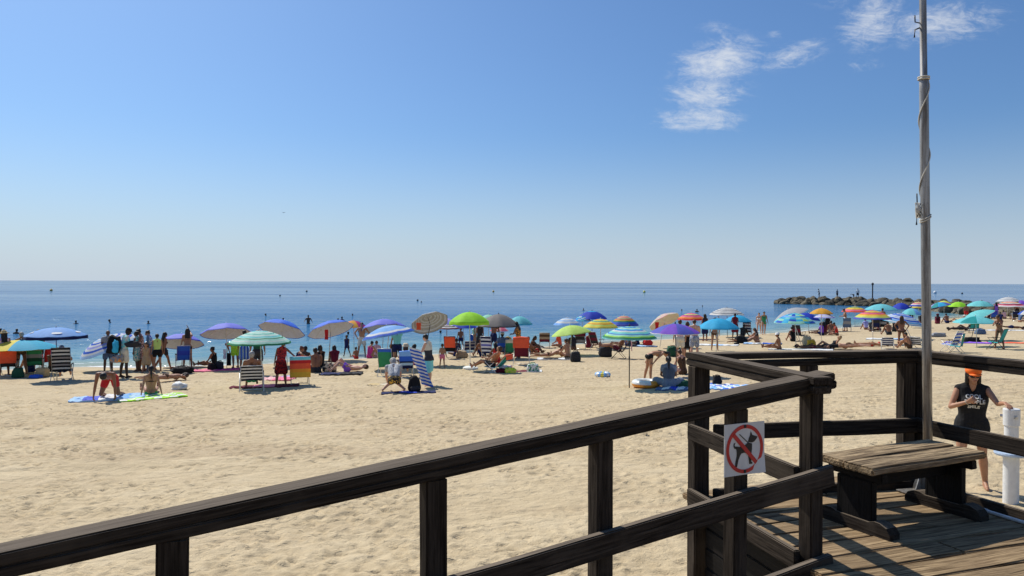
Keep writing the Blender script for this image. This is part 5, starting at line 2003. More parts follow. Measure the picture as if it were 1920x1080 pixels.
person('person in a flowered dress looking at the vendor\'s goods', 267, 696, 'hold', 1.68, 100, 'bronze', 'f', ('bun', 'dark'), [('dress', printed('flower_print', 'palepink', 'brown', 24))])
person('person in a white and blue top behind the flowered dress', 284, 694, 'hold', 1.62, 95, 'tan', 'f', ('bun', 'brown'), [('shirt', printed('blue_white_print', 'white', 'blue')), ('shorts', 'denim')])
person('girl in a lime bikini top and black skirt with back to camera', 295, 697, 'stand', 1.50, 10, 'tan', 'f', ('bun', 'dark'), [('bikini_top', 'palelime'), ('belly', 'lime')] if False else [('tank_top', 'palelime'), ('shorts', 'black')])
person('thin person half hidden right of the lime-topped girl', 305, 694, 'walk', 1.55, -60, 'bronze', 'f', ('long', 'dark'), [('shorts', 'charcoal'), ('bikini_top', 'black')])
person('person in red trunks on hands and knees on a blue towel', 207, 748, 'allfours', 1.86, 166, 'bronze', 'm', ('short', 'dark'), [('shorts', 'red')], vox=.013)
person('long-haired person in a black bikini sitting on a green towel, back to camera', 283, 742, 'sitlean', 1.64, 4, 'tan', 'f', ('pony', 'dark'), [('bikini_top', 'black'), ('bikini_bottom', 'green')], vox=.013)
person('sunbather lying on one side near the pale bag at left', 313, 715, 'prone', 1.62, -70, 'tan', 'f', ('bob', 'brown'), [('bikini_bottom', 'brown')])
person('person standing behind the bright blue chair with one arm raised', 352, 690, 'oneup', 1.66, 0, 'tan', 'f', ('long', 'dark'), [('bikini_bottom', 'black'), ('bikini_top', 'black')])
person('person in orange top changing beneath the mint umbrella', 442, 690, 'bend', 1.62, 30, 'bronze', 'm', ('short', 'brown'), [('tank_top', 'orange'), ('long_shorts', 'lime')])
person('person wrapped in a blue striped towel beneath the mint umbrella', 458, 694, 'stand', 1.60, 0, 'bronze', 'f', ('short', 'dark'), [('dress', striped('blue_stripe_wrap', ['blue', 'denim', 'paleblue', 'navy'], .12, 'X'))])
person('person in green shirt standing right of the mint umbrella pole', 483, 704, 'stand', 1.68, 0, 'bronze', 'm', ('short', 'dark'), [('shirt', 'darkgreen'), ('long_shorts', 'charcoal')])
person('large person in a red flowered dress standing beside the rainbow towel', 527, 724, dict(POSES['outarm'], spine=16, head=(14, 0)), 1.48, -20, 'bronze', 'f', ('bun', 'brown'), [('dress', printed('red_flower_print', 'red', 'maroon', 20)), ('skirt', printed('red_flower_print', 'red', 'maroon', 20))], g=1.2)
person('seated person with reddish hair behind the rainbow towel', 558, 692, 'sitknees', 1.68, -60, 'tan', 'f', ('bun', 'red'), [('swimsuit', 'navy')])
person('broad bare-backed person sitting on the sand under the blue umbrella', 592, 698, 'sitlegs', 1.82, 10, 'bronze', 'm', ('short', 'dark'), [('shorts', 'charcoal')], g=1.15)
person('dark-haired person right of the broad bare-backed one', 602, 690, 'sitlegs', 1.70, 30, 'brown', 'f', ('bob', 'dark'), [('swimsuit', 'black')])
person('sunbather on back with knees raised right of the dark bag', 652, 697, 'knees_up', 1.72, 96, 'fair', 'm', ('short', 'brown'), [('shorts', 'purple')])
person('child in a dark swimsuit wading at the edge', 651, 668, 'walk', 1.15, 150, 'brown', 'm', ('short', 'dark'), [('tank_top', 'navy'), ('shorts', 'navy')])
person('person in white shorts standing in the shallows behind the light blue umbrella', 678, 668, 'hips', 1.78, 175, 'tan', 'm', ('short', 'dark'), [('long_shorts', 'offwhite')])
person('small child sitting on the wet sand by the white-shorted person', 668, 673, 'sitlegs', 1.05, 20, 'bronze', 'm', ('short', 'dark'), [('shorts', 'red')])
person('person sitting at the waterline right of the white-shorted one', 693, 672, 'sitknees', 1.60, -40, 'tan', 'f', ('bun', 'dark'), [('swimsuit', 'magenta')])
person('person in a pink top crouched at the waterline', 706, 671, 'sitcross', 1.66, 0, 'fair', 'f', ('bun', 'red'), [('shirt', 'palepink')])
person('person in a turquoise top standing behind the green chair, arm up', 745, 690, 'oneup', 1.66, 0, 'tan', 'f', ('bob', 'dark'), [('shirt', 'aqua'), ('shorts', 'navy')])
person('squatting person in grey T-shirt and yellow-patterned trunks', 738, 735, 'squat', 1.80, 4, 'fair', 'm', ('short', 'grey'), [('shirt', printed('grey_marl', 'grey', 'lightgrey', 30)), ('shorts', printed('yellow_black_print', 'black', 'gold', 22, .56))], ('cap', 'offwhite'), vox=.013)
tw = person('person in cream, grey and turquoise colour-block dress folding a towel', 805, 725, 'hold', 1.66, 62, 'fair', 'f', ('short', 'dark'),
            [('dress', striped('colour_block_dress', ['aqua', 'aqua', 'aqua', 'aqua', 'aqua', 'charcoal', 'charcoal', 'cream', 'cream', 'cream'], 1.62, 'Z'))], g=1.12, vox=.013)
person('toddler with a topknot and pink bottoms standing on the sand', 829, 690, 'stand', .98, -20, 'tan', 'f', ('bun', 'brown'), [('shorts', 'pink')])
person('boy standing in shallow water behind the orange-red chair', 864, 655, 'stand', 1.28, 165, 'bronze', 'm', ('short', 'dark'), [('shorts', 'navy')])
person('person holding a phone in the shallows right of the lime umbrella pole', 890, 657, 'stand', 1.6, 100, 'tan', 'f', ('bun', 'brown'), [('swimsuit', 'mint')])
person('person in patterned robe standing over the red chair', 973, 672, 'hold', 1.68, 60, 'bronze', 'f', ('long', 'dark'), [('dress', printed('rust_print', 'orange', 'brown', 18))])
person('slim person sitting in shade right of the red chair', 996, 662, 'sitknees', 1.68, -100, 'brown', 'f', ('long', 'dark'), [('bikini_top', 'black'), ('bikini_bottom', 'black')])
person('person seated low left of the purple striped chair', 905, 668, 'sitknees', 1.68, 30, 'bronze', 'm', ('short', 'dark'), [('shorts', 'navy')])
person('sunbather propped on elbows reading on the sand', 1030, 670, 'elbows', 1.64, -88, 'tan', 'f', ('bun', 'dark'), [('bikini_bottom', 'brown')])
person('bare-backed sunbather sitting beneath the pale lime umbrella', 1064, 671, 'sitlegs', 1.66, 50, 'tan', 'f', ('bun', 'brown'), [('bikini_bottom', 'brown')])
person('person in orange swimwear bending at the waterline', 1050, 651, 'sitcross', 1.66, 70, 'tan', 'f', ('bob', 'dark'), [('shirt', 'coral')])
person('slim girl in black briefs bending over the inflatable ring', 1214, 716, 'bend', 1.56, -72, 'tan', 'f', ('long', 'dark'), [('briefs', 'black')], vox=.013)
person('person in a grey-blue dress sitting with back to camera', 1254, 728, 'sitcross', 1.74, 4, 'bronze', 'f', ('pony', 'dark'), [('dress', 'slate'), ('shirt', 'slate')], g=1.25, vox=.013)
person('shirtless person in beige shorts left of the couple', 1275, 676, 'stand', 1.74, 10, 'tan', 'm', ('short', 'brown'), [('long_shorts', 'cream'), ('tank_top', 'palepink')])
person('person in black skirt between the two standing men', 1289, 672, 'stand', 1.64, 20, 'tan', 'f', ('long', 'brown'), [('skirt', 'black'), ('bikini_top', 'black')])
person('shirtless person in patterned trunks, back to camera', 1302, 674, 'hold', 1.76, 5, 'fair', 'm', ('short', 'brown'), [('long_shorts', printed('grey_blue_print', 'denim', 'lightgrey', 24))], g=1.15)
person('pale sunbather curled on the sand behind the tall rail post', 1280, 701, 'sitcross', 1.66, 40, 'fair', 'f', ('bun', 'brown'), [('swimsuit', 'brown')])
person('slim legs of a bather in brown briefs under the turquoise umbrella', 1340, 657, 'stand', 1.66, 0, 'tan', 'f', ('long', 'dark'), [('briefs', 'brown')])
person('swimmer in white bikini walking along the water, left of a pair', 1423, 627, 'walk', 1.60, 175, 'fair', 'f', ('bun', 'dark'), [('bikini_top', 'white'), ('bikini_bottom', 'white')])
person('bather in green swimsuit walking, right of a pair', 1432, 628, 'walk', 1.66, 190, 'tan', 'f', ('short', 'dark'), [('swimsuit', 'green')])
person('sunbather lying on one elbow beside a black bag', 1398, 643, 'elbows', 1.72, -82, 'bronze', 'm', ('short', 'dark'), [('shorts', 'black')])
person('fair person crouched beside the reclining sunbather', 1420, 642, 'sitknees', 1.62, 60, 'tan', 'f', ('long', 'brown'), [('bikini_bottom', 'brown')])
person('person in a white swim cap sitting on the sand in profile', 1461, 656, 'sitlegs', 1.62, 78, 'bronze', 'f', ('bun', 'dark'), [('bikini_top', 'brown'), ('bikini_bottom', 'brown')], ('hat', 'white'))
person('dark tanned sunbather lying flat along the rail', 1520, 655, 'supine', 1.66, -92, 'brown', 'm', ('short', 'dark'), [('shorts', 'maroon')])
person('blond person lying with raised head above the rail', 1556, 655, 'propped', 1.66, 88, 'tan', 'f', ('bob', 'blond'), [('swimsuit', 'charcoal')])
person('dark-haired person in black top lying next to the blond one', 1573, 656, 'prone', 1.70, 100, 'tan', 'm', ('short', 'dark'), [('shirt', 'black')])
person('pale sunbather lying face down, rightmost of the row above the rail', 1590, 655, 'prone', 1.70, 88, 'fair', 'm', ('short', 'grey'), [('shorts', 'brown')], g=1.2)
person('seated person in dark clothes, left of the group under the orange umbrella', 1545, 628, 'sitcross', 1.74, 10, 'brown', 'f', ('long', 'dark'), [('shirt', 'maroon')], g=1.2)
person('seated person in purple, front of the group under the orange umbrella', 1541, 629, 'sitlegs', 1.66, 60, 'brown', 'f', ('bun', 'dark'), [('shirt', 'purple'), ('shorts', 'navy')])
person('kneeling person in the group under the orange umbrella', 1560, 627, 'sitknees', 1.80, 20, 'bronze', 'm', ('short', 'dark'), [('shorts', 'charcoal')])
person('seated person in a red top, right of the group under the orange umbrella', 1569, 629, 'sitcross', 1.70, 100, 'bronze', 'm', ('short', 'dark'), [('tank_top', 'red')])
person('bather standing before the slate blue chair', 1586, 621, 'hold', 1.70, 100, 'tan', 'm', ('short', 'brown'), [('shorts', 'grey')])
person('seated person in white under the pink ringed umbrella', 1624, 618, 'sitknees', 1.66, 20, 'bronze', 'f', ('bun', 'dark'), [('shirt', 'lavender')])
person('seated person in navy under the pink ringed umbrella', 1634, 622, 'sitcross', 1.70, -20, 'brown', 'm', ('short', 'dark'), [('shirt', 'charcoal')])
person('seated bather left of the blue ringed umbrella', 1667, 628, 'sitknees', 1.70, 30, 'bronze', 'm', ('short', 'dark'), [('shorts', 'charcoal')])
person('crouched bather under the blue ringed umbrella', 1677, 622, 'sitcross', 1.66, -30, 'brown', 'f', ('bun', 'dark'), [('swimsuit', 'black')])
person('person in brown bikini standing below the blue ringed umbrella', 1691, 652, 'hips', 1.64, 10, 'bronze', 'f', ('long', 'brown'), [('bikini_bottom', 'brown'), ('bikini_top', 'brown')])
person('bare-chested boy sitting below the blue ringed umbrella', 1705, 654, 'sitknees', 1.55, 70, 'tan', 'm', ('short', 'dark'), [('shorts', 'brown')])
person('person lying with bent knees left of the navy striped chair', 1636, 650, 'supine', 1.66, 96, 'tan', 'f', ('bun', 'brown'), [('bikini_bottom', 'red'), ('bikini_top', 'red')])
person('dark figure seated by the water left of the flagpole', 1727, 606, 'sitknees', 1.70, 0, 'brown', 'm', ('short', 'dark'), [('shirt', 'charcoal')])
person('person wrapped in a maroon hooded towel by the water', 1758, 607, 'sitknees', 1.66, 0, 'brown', 'f', ('long', 'dark'), [('dress', 'maroon'), ('shirt', 'maroon')], ('hat', 'maroon'), g=1.2)
person('person with a white cap reclining near the rocks', 1798, 606, 'propped', 1.70, 60, 'tan', 'm', ('short', 'grey'), [('shorts', 'teal')], ('cap', 'white'))
person('dark sunbather lying behind the teal umbrella', 1799, 621, 'prone', 1.74, 90, 'dark', 'm', ('short', 'dark'), [('shorts', 'black')])
person('second dark sunbather leaning on an arm behind the teal umbrella', 1812, 620, 'propped', 1.70, 80, 'brown', 'f', ('bun', 'dark'), [('swimsuit', 'black')])
person('person in bikini looking at a phone at far right', 1874, 654, 'phone', 1.66, 150, 'bronze', 'f', ('bun', 'brown'), [('bikini_bottom', 'brown'), ('bikini_top', 'black')])
person('person lying on a white towel at far right', 1898, 618, 'prone', 1.70, -88, 'brown', 'm', ('short', 'dark'), [('shorts', 'navy')])
for i_, (px_, py_, ps_, ro_, s1, w1, lb) in enumerate([
        (1846, 602, 'sitknees', 20, 'brown', 'charcoal', 'person in charcoal seated left of the far blue chair'),
        (1854, 598, 'sitcross', -30, 'bronze', 'maroon', 'person in maroon top behind the far blue chair'),
        (1875, 603, 'sitknees', 0, 'bronze', 'navy', 'person in navy top seated left of the pink ringed umbrella pole'),
        (1884, 598, 'sitcross', 40, 'tan', 'palepink', 'person in pale pink under the far right ringed umbrella'),
        (1901, 600, 'sitknees', 10, 'bronze', 'grey', 'person in grey top right of the far umbrella pole'),
        (1912, 604, 'sitcross', -50, 'tan', 'denim', 'person in denim blue near the right edge')]):
    person(lb, px_, py_, ps_, 1.68, ro_, s1, 'mf'[i_ % 2], ('short', 'dark'), [('shirt', w1)])

# the thick of the crowd
for px_, py_, ps_, h_, ro_, s1, bb, hr, w_, ht_, lb in [
        (57, 698, 'sitknees', 1.66, 20, 'bronze', 'f', ('bun', 'dark'), [('swimsuit', 'navy')], None, 'person in navy swimsuit sitting behind the cooler chair at left'),
        (98, 696, 'sitlegs', 1.70, -30, 'brown', 'm', ('short', 'dark'), [('shorts', 'charcoal')], None, 'dark-haired person low between the red and the striped chair'),
        (275, 699, 'walk', 1.22, 160, 'tan', 'f', ('long', 'brown'), [('dress', 'tan')], None, 'small child in tan dress among the shoppers by the vendor'),
        (258, 697, 'stand', 1.60, 60, 'brown', 'f', ('bun', 'dark'), [('dress', printed('teal_print', 'teal', 'cream', 22))], None, 'person in teal print dress closest to the vendor'),
        (402, 690, 'sitlegs', 1.66, 60, 'bronze', 'f', ('bun', 'dark'), [('swimsuit', 'black')], None, 'person in black sitting among the bags on the pink towel'),
        (570, 690, 'sitcross', 1.66, -20, 'brown', 'm', ('short', 'dark'), [('shorts', 'navy')], None, 'second seated person just behind the rainbow towel'),
        (628, 686, 'sitknees', 1.66, 10, 'brown', 'f', ('bob', 'dark'), [('shirt', 'maroon')], None, 'person in maroon in the shade of the leaning blue umbrella'),
        (735, 684, 'sitcross', 1.70, 10, 'brown', 'm', ('short', 'dark'), [('shirt', 'charcoal')], None, 'person in charcoal behind the green chair'),
        (773, 684, 'sitknees', 1.66, -30, 'bronze', 'f', ('long', 'dark'), [('swimsuit', 'magenta')], None, 'person in magenta swimsuit between blue chair and striped towel'),
        (856, 668, 'sitcross', 1.66, 0, 'brown', 'f', ('bun', 'dark'), [('swimsuit', 'navy')], None, 'person in navy low beside the orange-red chair'),
        (900, 664, 'stand', 1.62, 20, 'bronze', 'f', ('bun', 'dark'), [('dress', 'charcoal')], None, 'person in a charcoal dress standing below the grey-brown umbrella'),
        (925, 662, 'hold', 1.72, -40, 'bronze', 'm', ('short', 'dark'), [('long_shorts', 'navy')], None, 'shirtless person in navy shorts behind the purple striped chair'),
        (932, 680, 'sitknees', 1.62, 30, 'brown', 'f', ('long', 'dark'), [('swimsuit', 'red')], None, 'person in red swimsuit low between blue and striped chairs'),
        (952, 664, 'sitcross', 1.66, 0, 'brown', 'f', ('bun', 'dark'), [('shirt', 'maroon')], ('sunhat', 'straw'), 'person in broad straw hat under the grey-brown umbrella'),
        (984, 664, 'sitknees', 1.66, -60, 'bronze', 'm', ('short', 'dark'), [('shorts', 'denim')], None, 'person in denim shorts sitting right beside the red chair'),
        (1075, 656, 'sitknees', 1.66, 20, 'brown', 'm', ('short', 'dark'), [('shirt', 'charcoal')], None, 'person in charcoal in front of the grey chair with magenta towel'),
        (1104, 652, 'sitlegs', 1.70, -20, 'bronze', 'f', ('bun', 'dark'), [('swimsuit', 'maroon')], None, 'person in maroon between grey and dark red chairs'),
        (1178, 650, 'sitknees', 1.68, 10, 'bronze', 'm', ('short', 'dark'), [('shorts', 'navy')], None, 'seated bather behind the thin dark umbrella pole'),
        (1195, 647, 'sitcross', 1.66, 60, 'tan', 'f', ('bun', 'brown'), [('swimsuit', 'navy')], None, 'seated bather between the rainbow and cream umbrellas'),
        (1322, 640, 'stand', 1.66, 30, 'bronze', 'f', ('long', 'dark'), [('dress', 'navy')], None, 'person in navy dress left of the turquoise umbrella'),
        (1378, 636, 'hold', 1.62, 0, 'brown', 'f', ('bun', 'dark'), [('dress', 'maroon')], None, 'person in maroon dress under the smaller turquoise umbrella'),
        (1392, 633, 'sitknees', 1.66, -30, 'brown', 'm', ('short', 'dark'), [('shirt', 'charcoal')], None, 'seated person left of the tall maroon striped chair'),
        (1487, 640, 'sitknees', 1.66, 20, 'bronze', 'f', ('bun', 'dark'), [('swimsuit', 'black')], None, 'seated person in black under the sea-print umbrella'),
        (1552, 622, 'stand', 1.60, 20, 'brown', 'f', ('long', 'dark'), [('dress', 'black')], None, 'person in black standing behind the seated group under orange umbrella'),
        (1648, 620, 'sitknees', 1.66, 20, 'brown', 'f', ('bun', 'dark'), [('swimsuit', 'maroon')], None, 'seated person in maroon between the two dark chairs'),
        (1654, 618, 'stand', 1.66, -30, 'bronze', 'm', ('short', 'dark'), [('shorts', 'navy')], None, 'standing bather right of the pink ringed umbrella pole'),
        (1683, 618, 'sitcross', 1.66, 30, 'brown', 'm', ('short', 'dark'), [('shirt', 'navy')], None, 'person in navy behind the brown bikini'),
        (1708, 612, 'stand', 1.66, 0, 'bronze', 'f', ('bun', 'dark'), [('swimsuit', 'charcoal')], None, 'bather standing under the pale turquoise umbrella'),
        (1776, 606, 'sitknees', 1.66, 30, 'bronze', 'm', ('short', 'dark'), [('shorts', 'navy')], None, 'seated bather between maroon hood and white cap'),
        (1812, 602, 'stand', 1.66, 30, 'bronze', 'm', ('short', 'dark'), [('shorts', 'red')], None, 'bather in red trunks standing before the breakwater'),
        (1837, 603, 'sitcross', 1.66, -30, 'brown', 'f', ('bun', 'dark'), [('shirt', 'black')], None, 'person in black seated under the mint turquoise umbrella'),
        (1868, 598, 'stand', 1.66, 30, 'brown', 'f', ('long', 'dark'), [('dress', 'purple')], None, 'person in purple standing under the far right umbrellas'),
        (1907, 597, 'stand', 1.70, -20, 'bronze', 'm', ('short', 'dark'), [('shorts', 'charcoal')], None, 'shirtless person standing under the far right umbrellas')]:
    person(lb, px_, py_, ps_, h_, ro_, s1, bb, hr, w_, ht_)

# bathers in the water
for (px_, py_, vis, ps_, ro_, lb) in [
        (1, 626, .42, 'swim', 0, 'bather head and shoulders in the water at the very left edge'),
        (10, 626, .34, 'swim', 30, 'bather in the water, second from the left edge'),
        (29, 626, .38, 'swim', -30, 'bather in the water just left of the big blue umbrella'),
        (143, 607, .32, 'swim', 10, 'lone bather in the water beyond the big blue umbrella'),
        (209, 605, .34, 'swim', 80, 'lone bather in the water straight beyond the vendor'),
        (278, 607, .30, 'swim', 0, 'lone bather in the water right of the vendor'),
        (501, 592, .28, 'swim', 90, 'far swimmer with splashes beyond the mint umbrella'),
        (578, 607, .80, 'wade', 180, 'bather waist-deep with water round them between the blue umbrellas'),
        (634, 606, .46, 'wade', 20, 'left of two bathers standing together beyond the blue umbrella'),
        (641, 606, .62, 'wade', -20, 'right of two bathers standing together beyond the blue umbrella'),
        (661, 592, .26, 'swim', 0, 'far swimmer above the orange and pink umbrella'),
        (531, 607, .55, 'swim', 0, 'bather whose dark cap shows right above the blue umbrella'),
        (679, 622, .50, 'wade', 0, 'bather chest-deep left of the indigo umbrella'),
        (655, 627, .22, 'swim', 30, 'swimmer with water up to the chin under the orange and pink umbrella'),
        (828, 625, .24, 'swim', 30, 'swimmer low in the water right of the grey tipped umbrella'),
        (1094, 582, .30, 'swim', 0, 'far swimmer left of the turquoise-crowned umbrella'),
        (1252, 595, .26, 'swim', 0, 'swimmer just above the cream umbrella'),
        (1279, 583, .26, 'swim', 20, 'far swimmer left above the red ringed umbrella'),
        (1306, 585, .44, 'swim', -20, 'far swimmer right above the red ringed umbrella'),
        (1317, 575, .24, 'swim', 0, 'farthest swimmer, a dot beyond the red ringed umbrella'),
        (1347, 600, .40, 'wade', 0, 'bather in the water just above the bright turquoise umbrella'),
        (1320, 603, .36, 'wade', 0, 'bather in the water beside the red ringed umbrella'),
        (790, 567, .30, 'swim', 0, 'very far swimmer straight above the tipped grey umbrella')]:
    G_ = gp(px_, py_)
    G_.z = SEA
    person(lb, pose=ps_, h=1.72, rot=ro_, sk='brown', hair=('short', 'dark'), wear=[], loc=G_, z=vis - 1.70, vox=.022 if G_.y < 60 else .032, pelvis=True)

# ------------------------------------------------------------------ towels and mats
mat_on_sand('crumpled light blue and navy towel below the person in red trunks', 205, 748, .95, 1.9, 84, ('paleblue', 'babyblue', 'white', 'royal', 'paleblue'), rumple=.03)
mat_on_sand('green and white checked towel below the person in black bikini', 286, 746, 1.0, 1.75, 96, ('lime', 'white'), checks=True, rumple=.02)
mat_on_sand('long pink towel by the black bags', 428, 694, .8, 2.6, 84, ('pink', 'magenta', 'pink'), rumple=.02)
mat_on_sand('pink mat between the mint umbrella and red dress', 515, 712, .7, 1.3, 70, ('pink', 'palepink'), rumple=.02)
mat_on_sand('dark red mat beneath the striped chair', 497, 725, .7, 2.1, 86, ('maroon', 'pink', 'maroon'), rumple=.02)
mat_on_sand('lavender sandal mat beside the person in red dress', 545, 708, .5, .6, 40, ('lining', 'lavender'))
mat_on_sand('navy mat under the black backpack', 766, 737, .42, 1.6, 88, ('navy', 'royal', 'navy'), rumple=.012)
mat_on_sand('folded beige straw mat left of the squatting person', 714, 722, .45, .75, 70, ('beige', 'straw'), rumple=.004)
mat_on_sand('dark towel at the foot of the sunbather with raised knees', 640, 702, .8, 1.5, 80, ('charcoal', 'navy'), rumple=.03)
mat_on_sand('white towel under the bags right of the lime umbrella', 968, 697, .8, 1.9, 84, ('white', 'maroon', 'maroon', 'white'), rumple=.02)
mat_on_sand('black and white printed towel of the reading sunbather', 1048, 674, .8, 1.9, 86, ('white', 'black', 'white', 'black', 'black', 'white'), rumple=.03)
mat_on_sand('small blue and white printed towel below the person in grey-blue dress', 1264, 731, .7, 1.0, 84, ('denim', 'white', 'royal', 'white', 'denim'), rumple=.02)
mat_on_sand('blue patterned towel seen between the rail posts', 1352, 727, 1.5, 1.4, 80, ('babyblue', 'white', 'blue', 'white'), checks=True, rumple=.02)
mat_on_sand('white towel with bags in front of the turquoise umbrella', 1345, 648, .9, 2.2, 84, ('white', 'paleblue', 'white'), rumple=.02)
mat_on_sand('blue and white towel right of the reclining sunbather', 1430, 645, .9, 2.0, 86, ('denim', 'blue', 'white', 'paleblue'), rumple=.03)
mat_on_sand('white towel under the row of sunbathers above the rail', 1500, 656, 1.0, 3.0, 88, ('white', 'offwhite'), rumple=.02)
mat_on_sand('pale towel with small things left of the flagpole', 1662, 636, .9, 2.2, 88, ('paleblue', 'white'), rumple=.02)
mat_on_sand('purple mat under the teal umbrella', 1815, 643, .9, 2.2, 84, ('purple', 'violet'), rumple=.02)
mat_on_sand('pinkish red towel behind the person with the phone', 1885, 643, .8, 1.8, 84, ('coral', 'pink'), rumple=.015)
mat_on_sand('white towel stretched behind the teal umbrella', 1852, 620, .9, 2.6, 88, ('white', 'offwhite'), rumple=.015)
mat_on_sand('white towel below the sunbather at far right', 1898, 620, .9, 3.0, 88, ('white', 'lightgrey'), rumple=.015)
mat_on_sand('blue and white cloth in the shade of the green ringed umbrella', 1204, 650, .8, 1.6, 80, ('denim', 'paleblue', 'charcoal'), rumple=.03)

# ------------------------------------------------------------------ bags, floats and small things
bag('dark green bag beside the orange towel', 34, 708, (.38, .25, .34), 10, cloth('darkgreen'))
bag('straw basket left of the black and cream striped chair', 80, 706, (.42, .32, .34), 0, cloth('straw'), name='basket', cat='basket', strap='tan')
bag('flat blue bag on the sand left of the straw basket', 67, 708, (.42, .3, .12), 0, cloth('blue'), handles=False)
bag('large black bag lying on the sand right of the blue chair', 343, 700, (.75, .4, .24), 8, cloth('black'), sag=.35)
bag('black bag, left of two on the pink towel', 397, 694, (.34, .26, .26), 0, cloth('black'), sag=.2)
bag('black bag, right of two on the pink towel', 412, 693, (.30, .24, .30), 12, cloth('charcoal'), sag=.25)
bag('white plastic bag slumped beside the green checked towel', 336, 731, (.42, .3, .20), 0, cloth('white'), handles=False, sag=.4)
bag('beige and black patterned bag left of the raised knees', 618, 697, (.52, .35, .34), 0, printed('beige_black_print', 'beige', 'black', 9))
backpack('black backpack standing on the sand beside the navy mat', 777, 735, .52, 20, 'black')
bag('sand-coloured bag under the blue chairs', 866, 671, (.55, .4, .34), 0, cloth('tan'), handles=False)
bag('dark brown bag on the towel right of the teal lounger', 940, 699, (.46, .28, .16), 0, cloth('maroon'), handles=False, sag=.3)
bag('yellow-green bag on the towel right of the teal lounger', 957, 700, (.38, .24, .20), 6, printed('lime_yellow_print', 'lime', 'yellow', 12), handles=False, sag=.3)
bag('pink and white rolled towel bag behind the yellow-green bag', 948, 693, (.55, .3, .18), 0, printed('pink_white_print', 'palepink', 'white', 10), handles=False, sag=.3)
bag('green and white leaf-print beach bag', 999, 698, (.48, .28, .30), 0, printed('leaf_print', 'white', 'green', 14), strap='green')
bag('black checked cooler bag beside the bare-backed sunbather', 1079, 678, (.46, .34, .42), 0, printed('black_check', 'black', 'charcoal', 30), sag=.05)
bag('small red bag at the waterline beside the slim seated person', 1006, 661, (.32, .22, .18), 0, cloth('red'))
bag('black bag behind the reclining sunbather', 1388, 643, (.6, .45, .40), 0, cloth('black'), sag=.2)
bag('black backpack heap in the middle of the sand behind the rail', 1381, 647, (.3, .2, .10), 0, cloth('black'), handles=False)
bag('beige bag beside the dark chair by the sea-print umbrella', 1513, 648, (.45, .32, .48), 0, cloth('beige'), sag=.2)
bag('orange bag right of the beige bag', 1521, 650, (.42, .3, .34), 0, cloth('gold'), sag=.2)
bag('large dark bag behind the bending girl', 1262, 668, (.6, .4, .42), 0, cloth('darkgreen'), sag=.25)
bag('black shopping bag on the blue patterned towel', 1345, 723, (.26, .20, .26), 0, cloth('black'), sag=.4)
bag('dark clothes heap right of the person in grey-blue dress', 1277, 726, (.55, .4, .20), 0, cloth('darkgreen'), handles=False, sag=.4)
bag('black duffel bag on the purple mat', 1822, 641, (.9, .4, .25), 0, cloth('black'), handles=False, sag=.25)
bag('dark blue bag near the small teal stool', 1838, 627, (.6, .4, .34), 0, cloth('denim'), sag=.25)
bag('grey bag on open sand right of the flagpole', 1759, 631, (.9, .4, .24), 0, cloth('grey'), handles=False, sag=.3)
bag('red and navy bag left of the cream umbrella pole', 1214, 648, (.5, .35, .30), 0, cloth('red'), sag=.3)
bag('black bag under the brown chair turned left', 1135, 669, (.6, .4, .5), 0, cloth('charcoal'), handles=False, sag=.2)


def ring(label, px, py, R, r, cols, cat='float'):
    G = gs(px, py)
    bm = bmesh.new()
    n, m_ = 32, 12
    names = []
    V = []
    for i in range(n):
        a = 2 * PI * i / n
        row = []
        for j in range(m_):
            b = 2 * PI * j / m_
            row.append(bm.verts.new(((R + r * math.cos(b)) * math.cos(a), (R + r * math.cos(b)) * math.sin(a), r + r * math.sin(b))))
        V.append(row)
    for i in range(n):
        for j in range(m_):
            if len(cols) == 2:
                cn = cols[0] if (math.sin(2 * PI * (j + .5) / m_) > .1 and not (n * .78 < i < n * .95 and j < 4)) else cols[1]
            else:
                cn = cols[int(i / n * 16) % len(cols)]
            if cn not in names:
                names.append(cn)
            bm.faces.new((V[i][j], V[(i + 1) % n][j], V[(i + 1) % n][(j + 1) % m_], V[i][(j + 1) % m_])).material_index = names.index(cn)
    o = link_bm('inflatable_ring', bm, [solid(c + '_vinyl', PAL[c], .25) for c in names], None, smooth=True)
    o.location = G
    tag(o, label, cat)
    bm = bmesh.new()
    tube(bm, [(R, 0, 2 * r - .01), (R, 0, 2 * r + .03)], .014, 8)
    link_bm('valve', bm, METAL, o)
    return o


ring('white and orange inflatable ring at the feet of the bending girl', 1211, 726, .32, .11, ('white', 'orange'))
ring('blue, white and yellow inflatable ring alone on the sand', 1130, 706, .20, .085, ('babyblue', 'white', 'babyblue', 'yellow'))

# the striped towel held up by the person in the colour-block dress
_G = gs(805, 725)
_t = pt(790, 646, _G.y - .1)
bm = bmesh.new()
nx, ny = 8, 40
names = ['white', 'blue']
rows = []
for j in range(ny + 1):
    f = j / ny
    c0 = Vector((-.42 + .40 * f ** 1.1, -.30, 1.16 * (1 - f) + .05))
    rows.append([[bm.verts.new(c0 + Vector((.40 * (i / nx - .5) * (.9 + .1 * math.sin(f * 7)), .03 * math.sin(i * 1.4 + f * 3) + d, -.10 * (i / nx - .5)))) for i in range(nx + 1)] for d in (0, .02)])
for j in range(ny):
    for d in (0, 1):
        for i in range(nx):
            bm.faces.new((rows[j][d][i], rows[j][d][i + 1], rows[j + 1][d][i + 1], rows[j + 1][d][i])).material_index = (j // 2) % 2
o = link_bm('towel', bm, [cloth('white'), cloth('blue')], None, smooth=True)
o.location = _G
tag(o, 'blue and white striped towel held up beside the colour-block dress', 'towel')

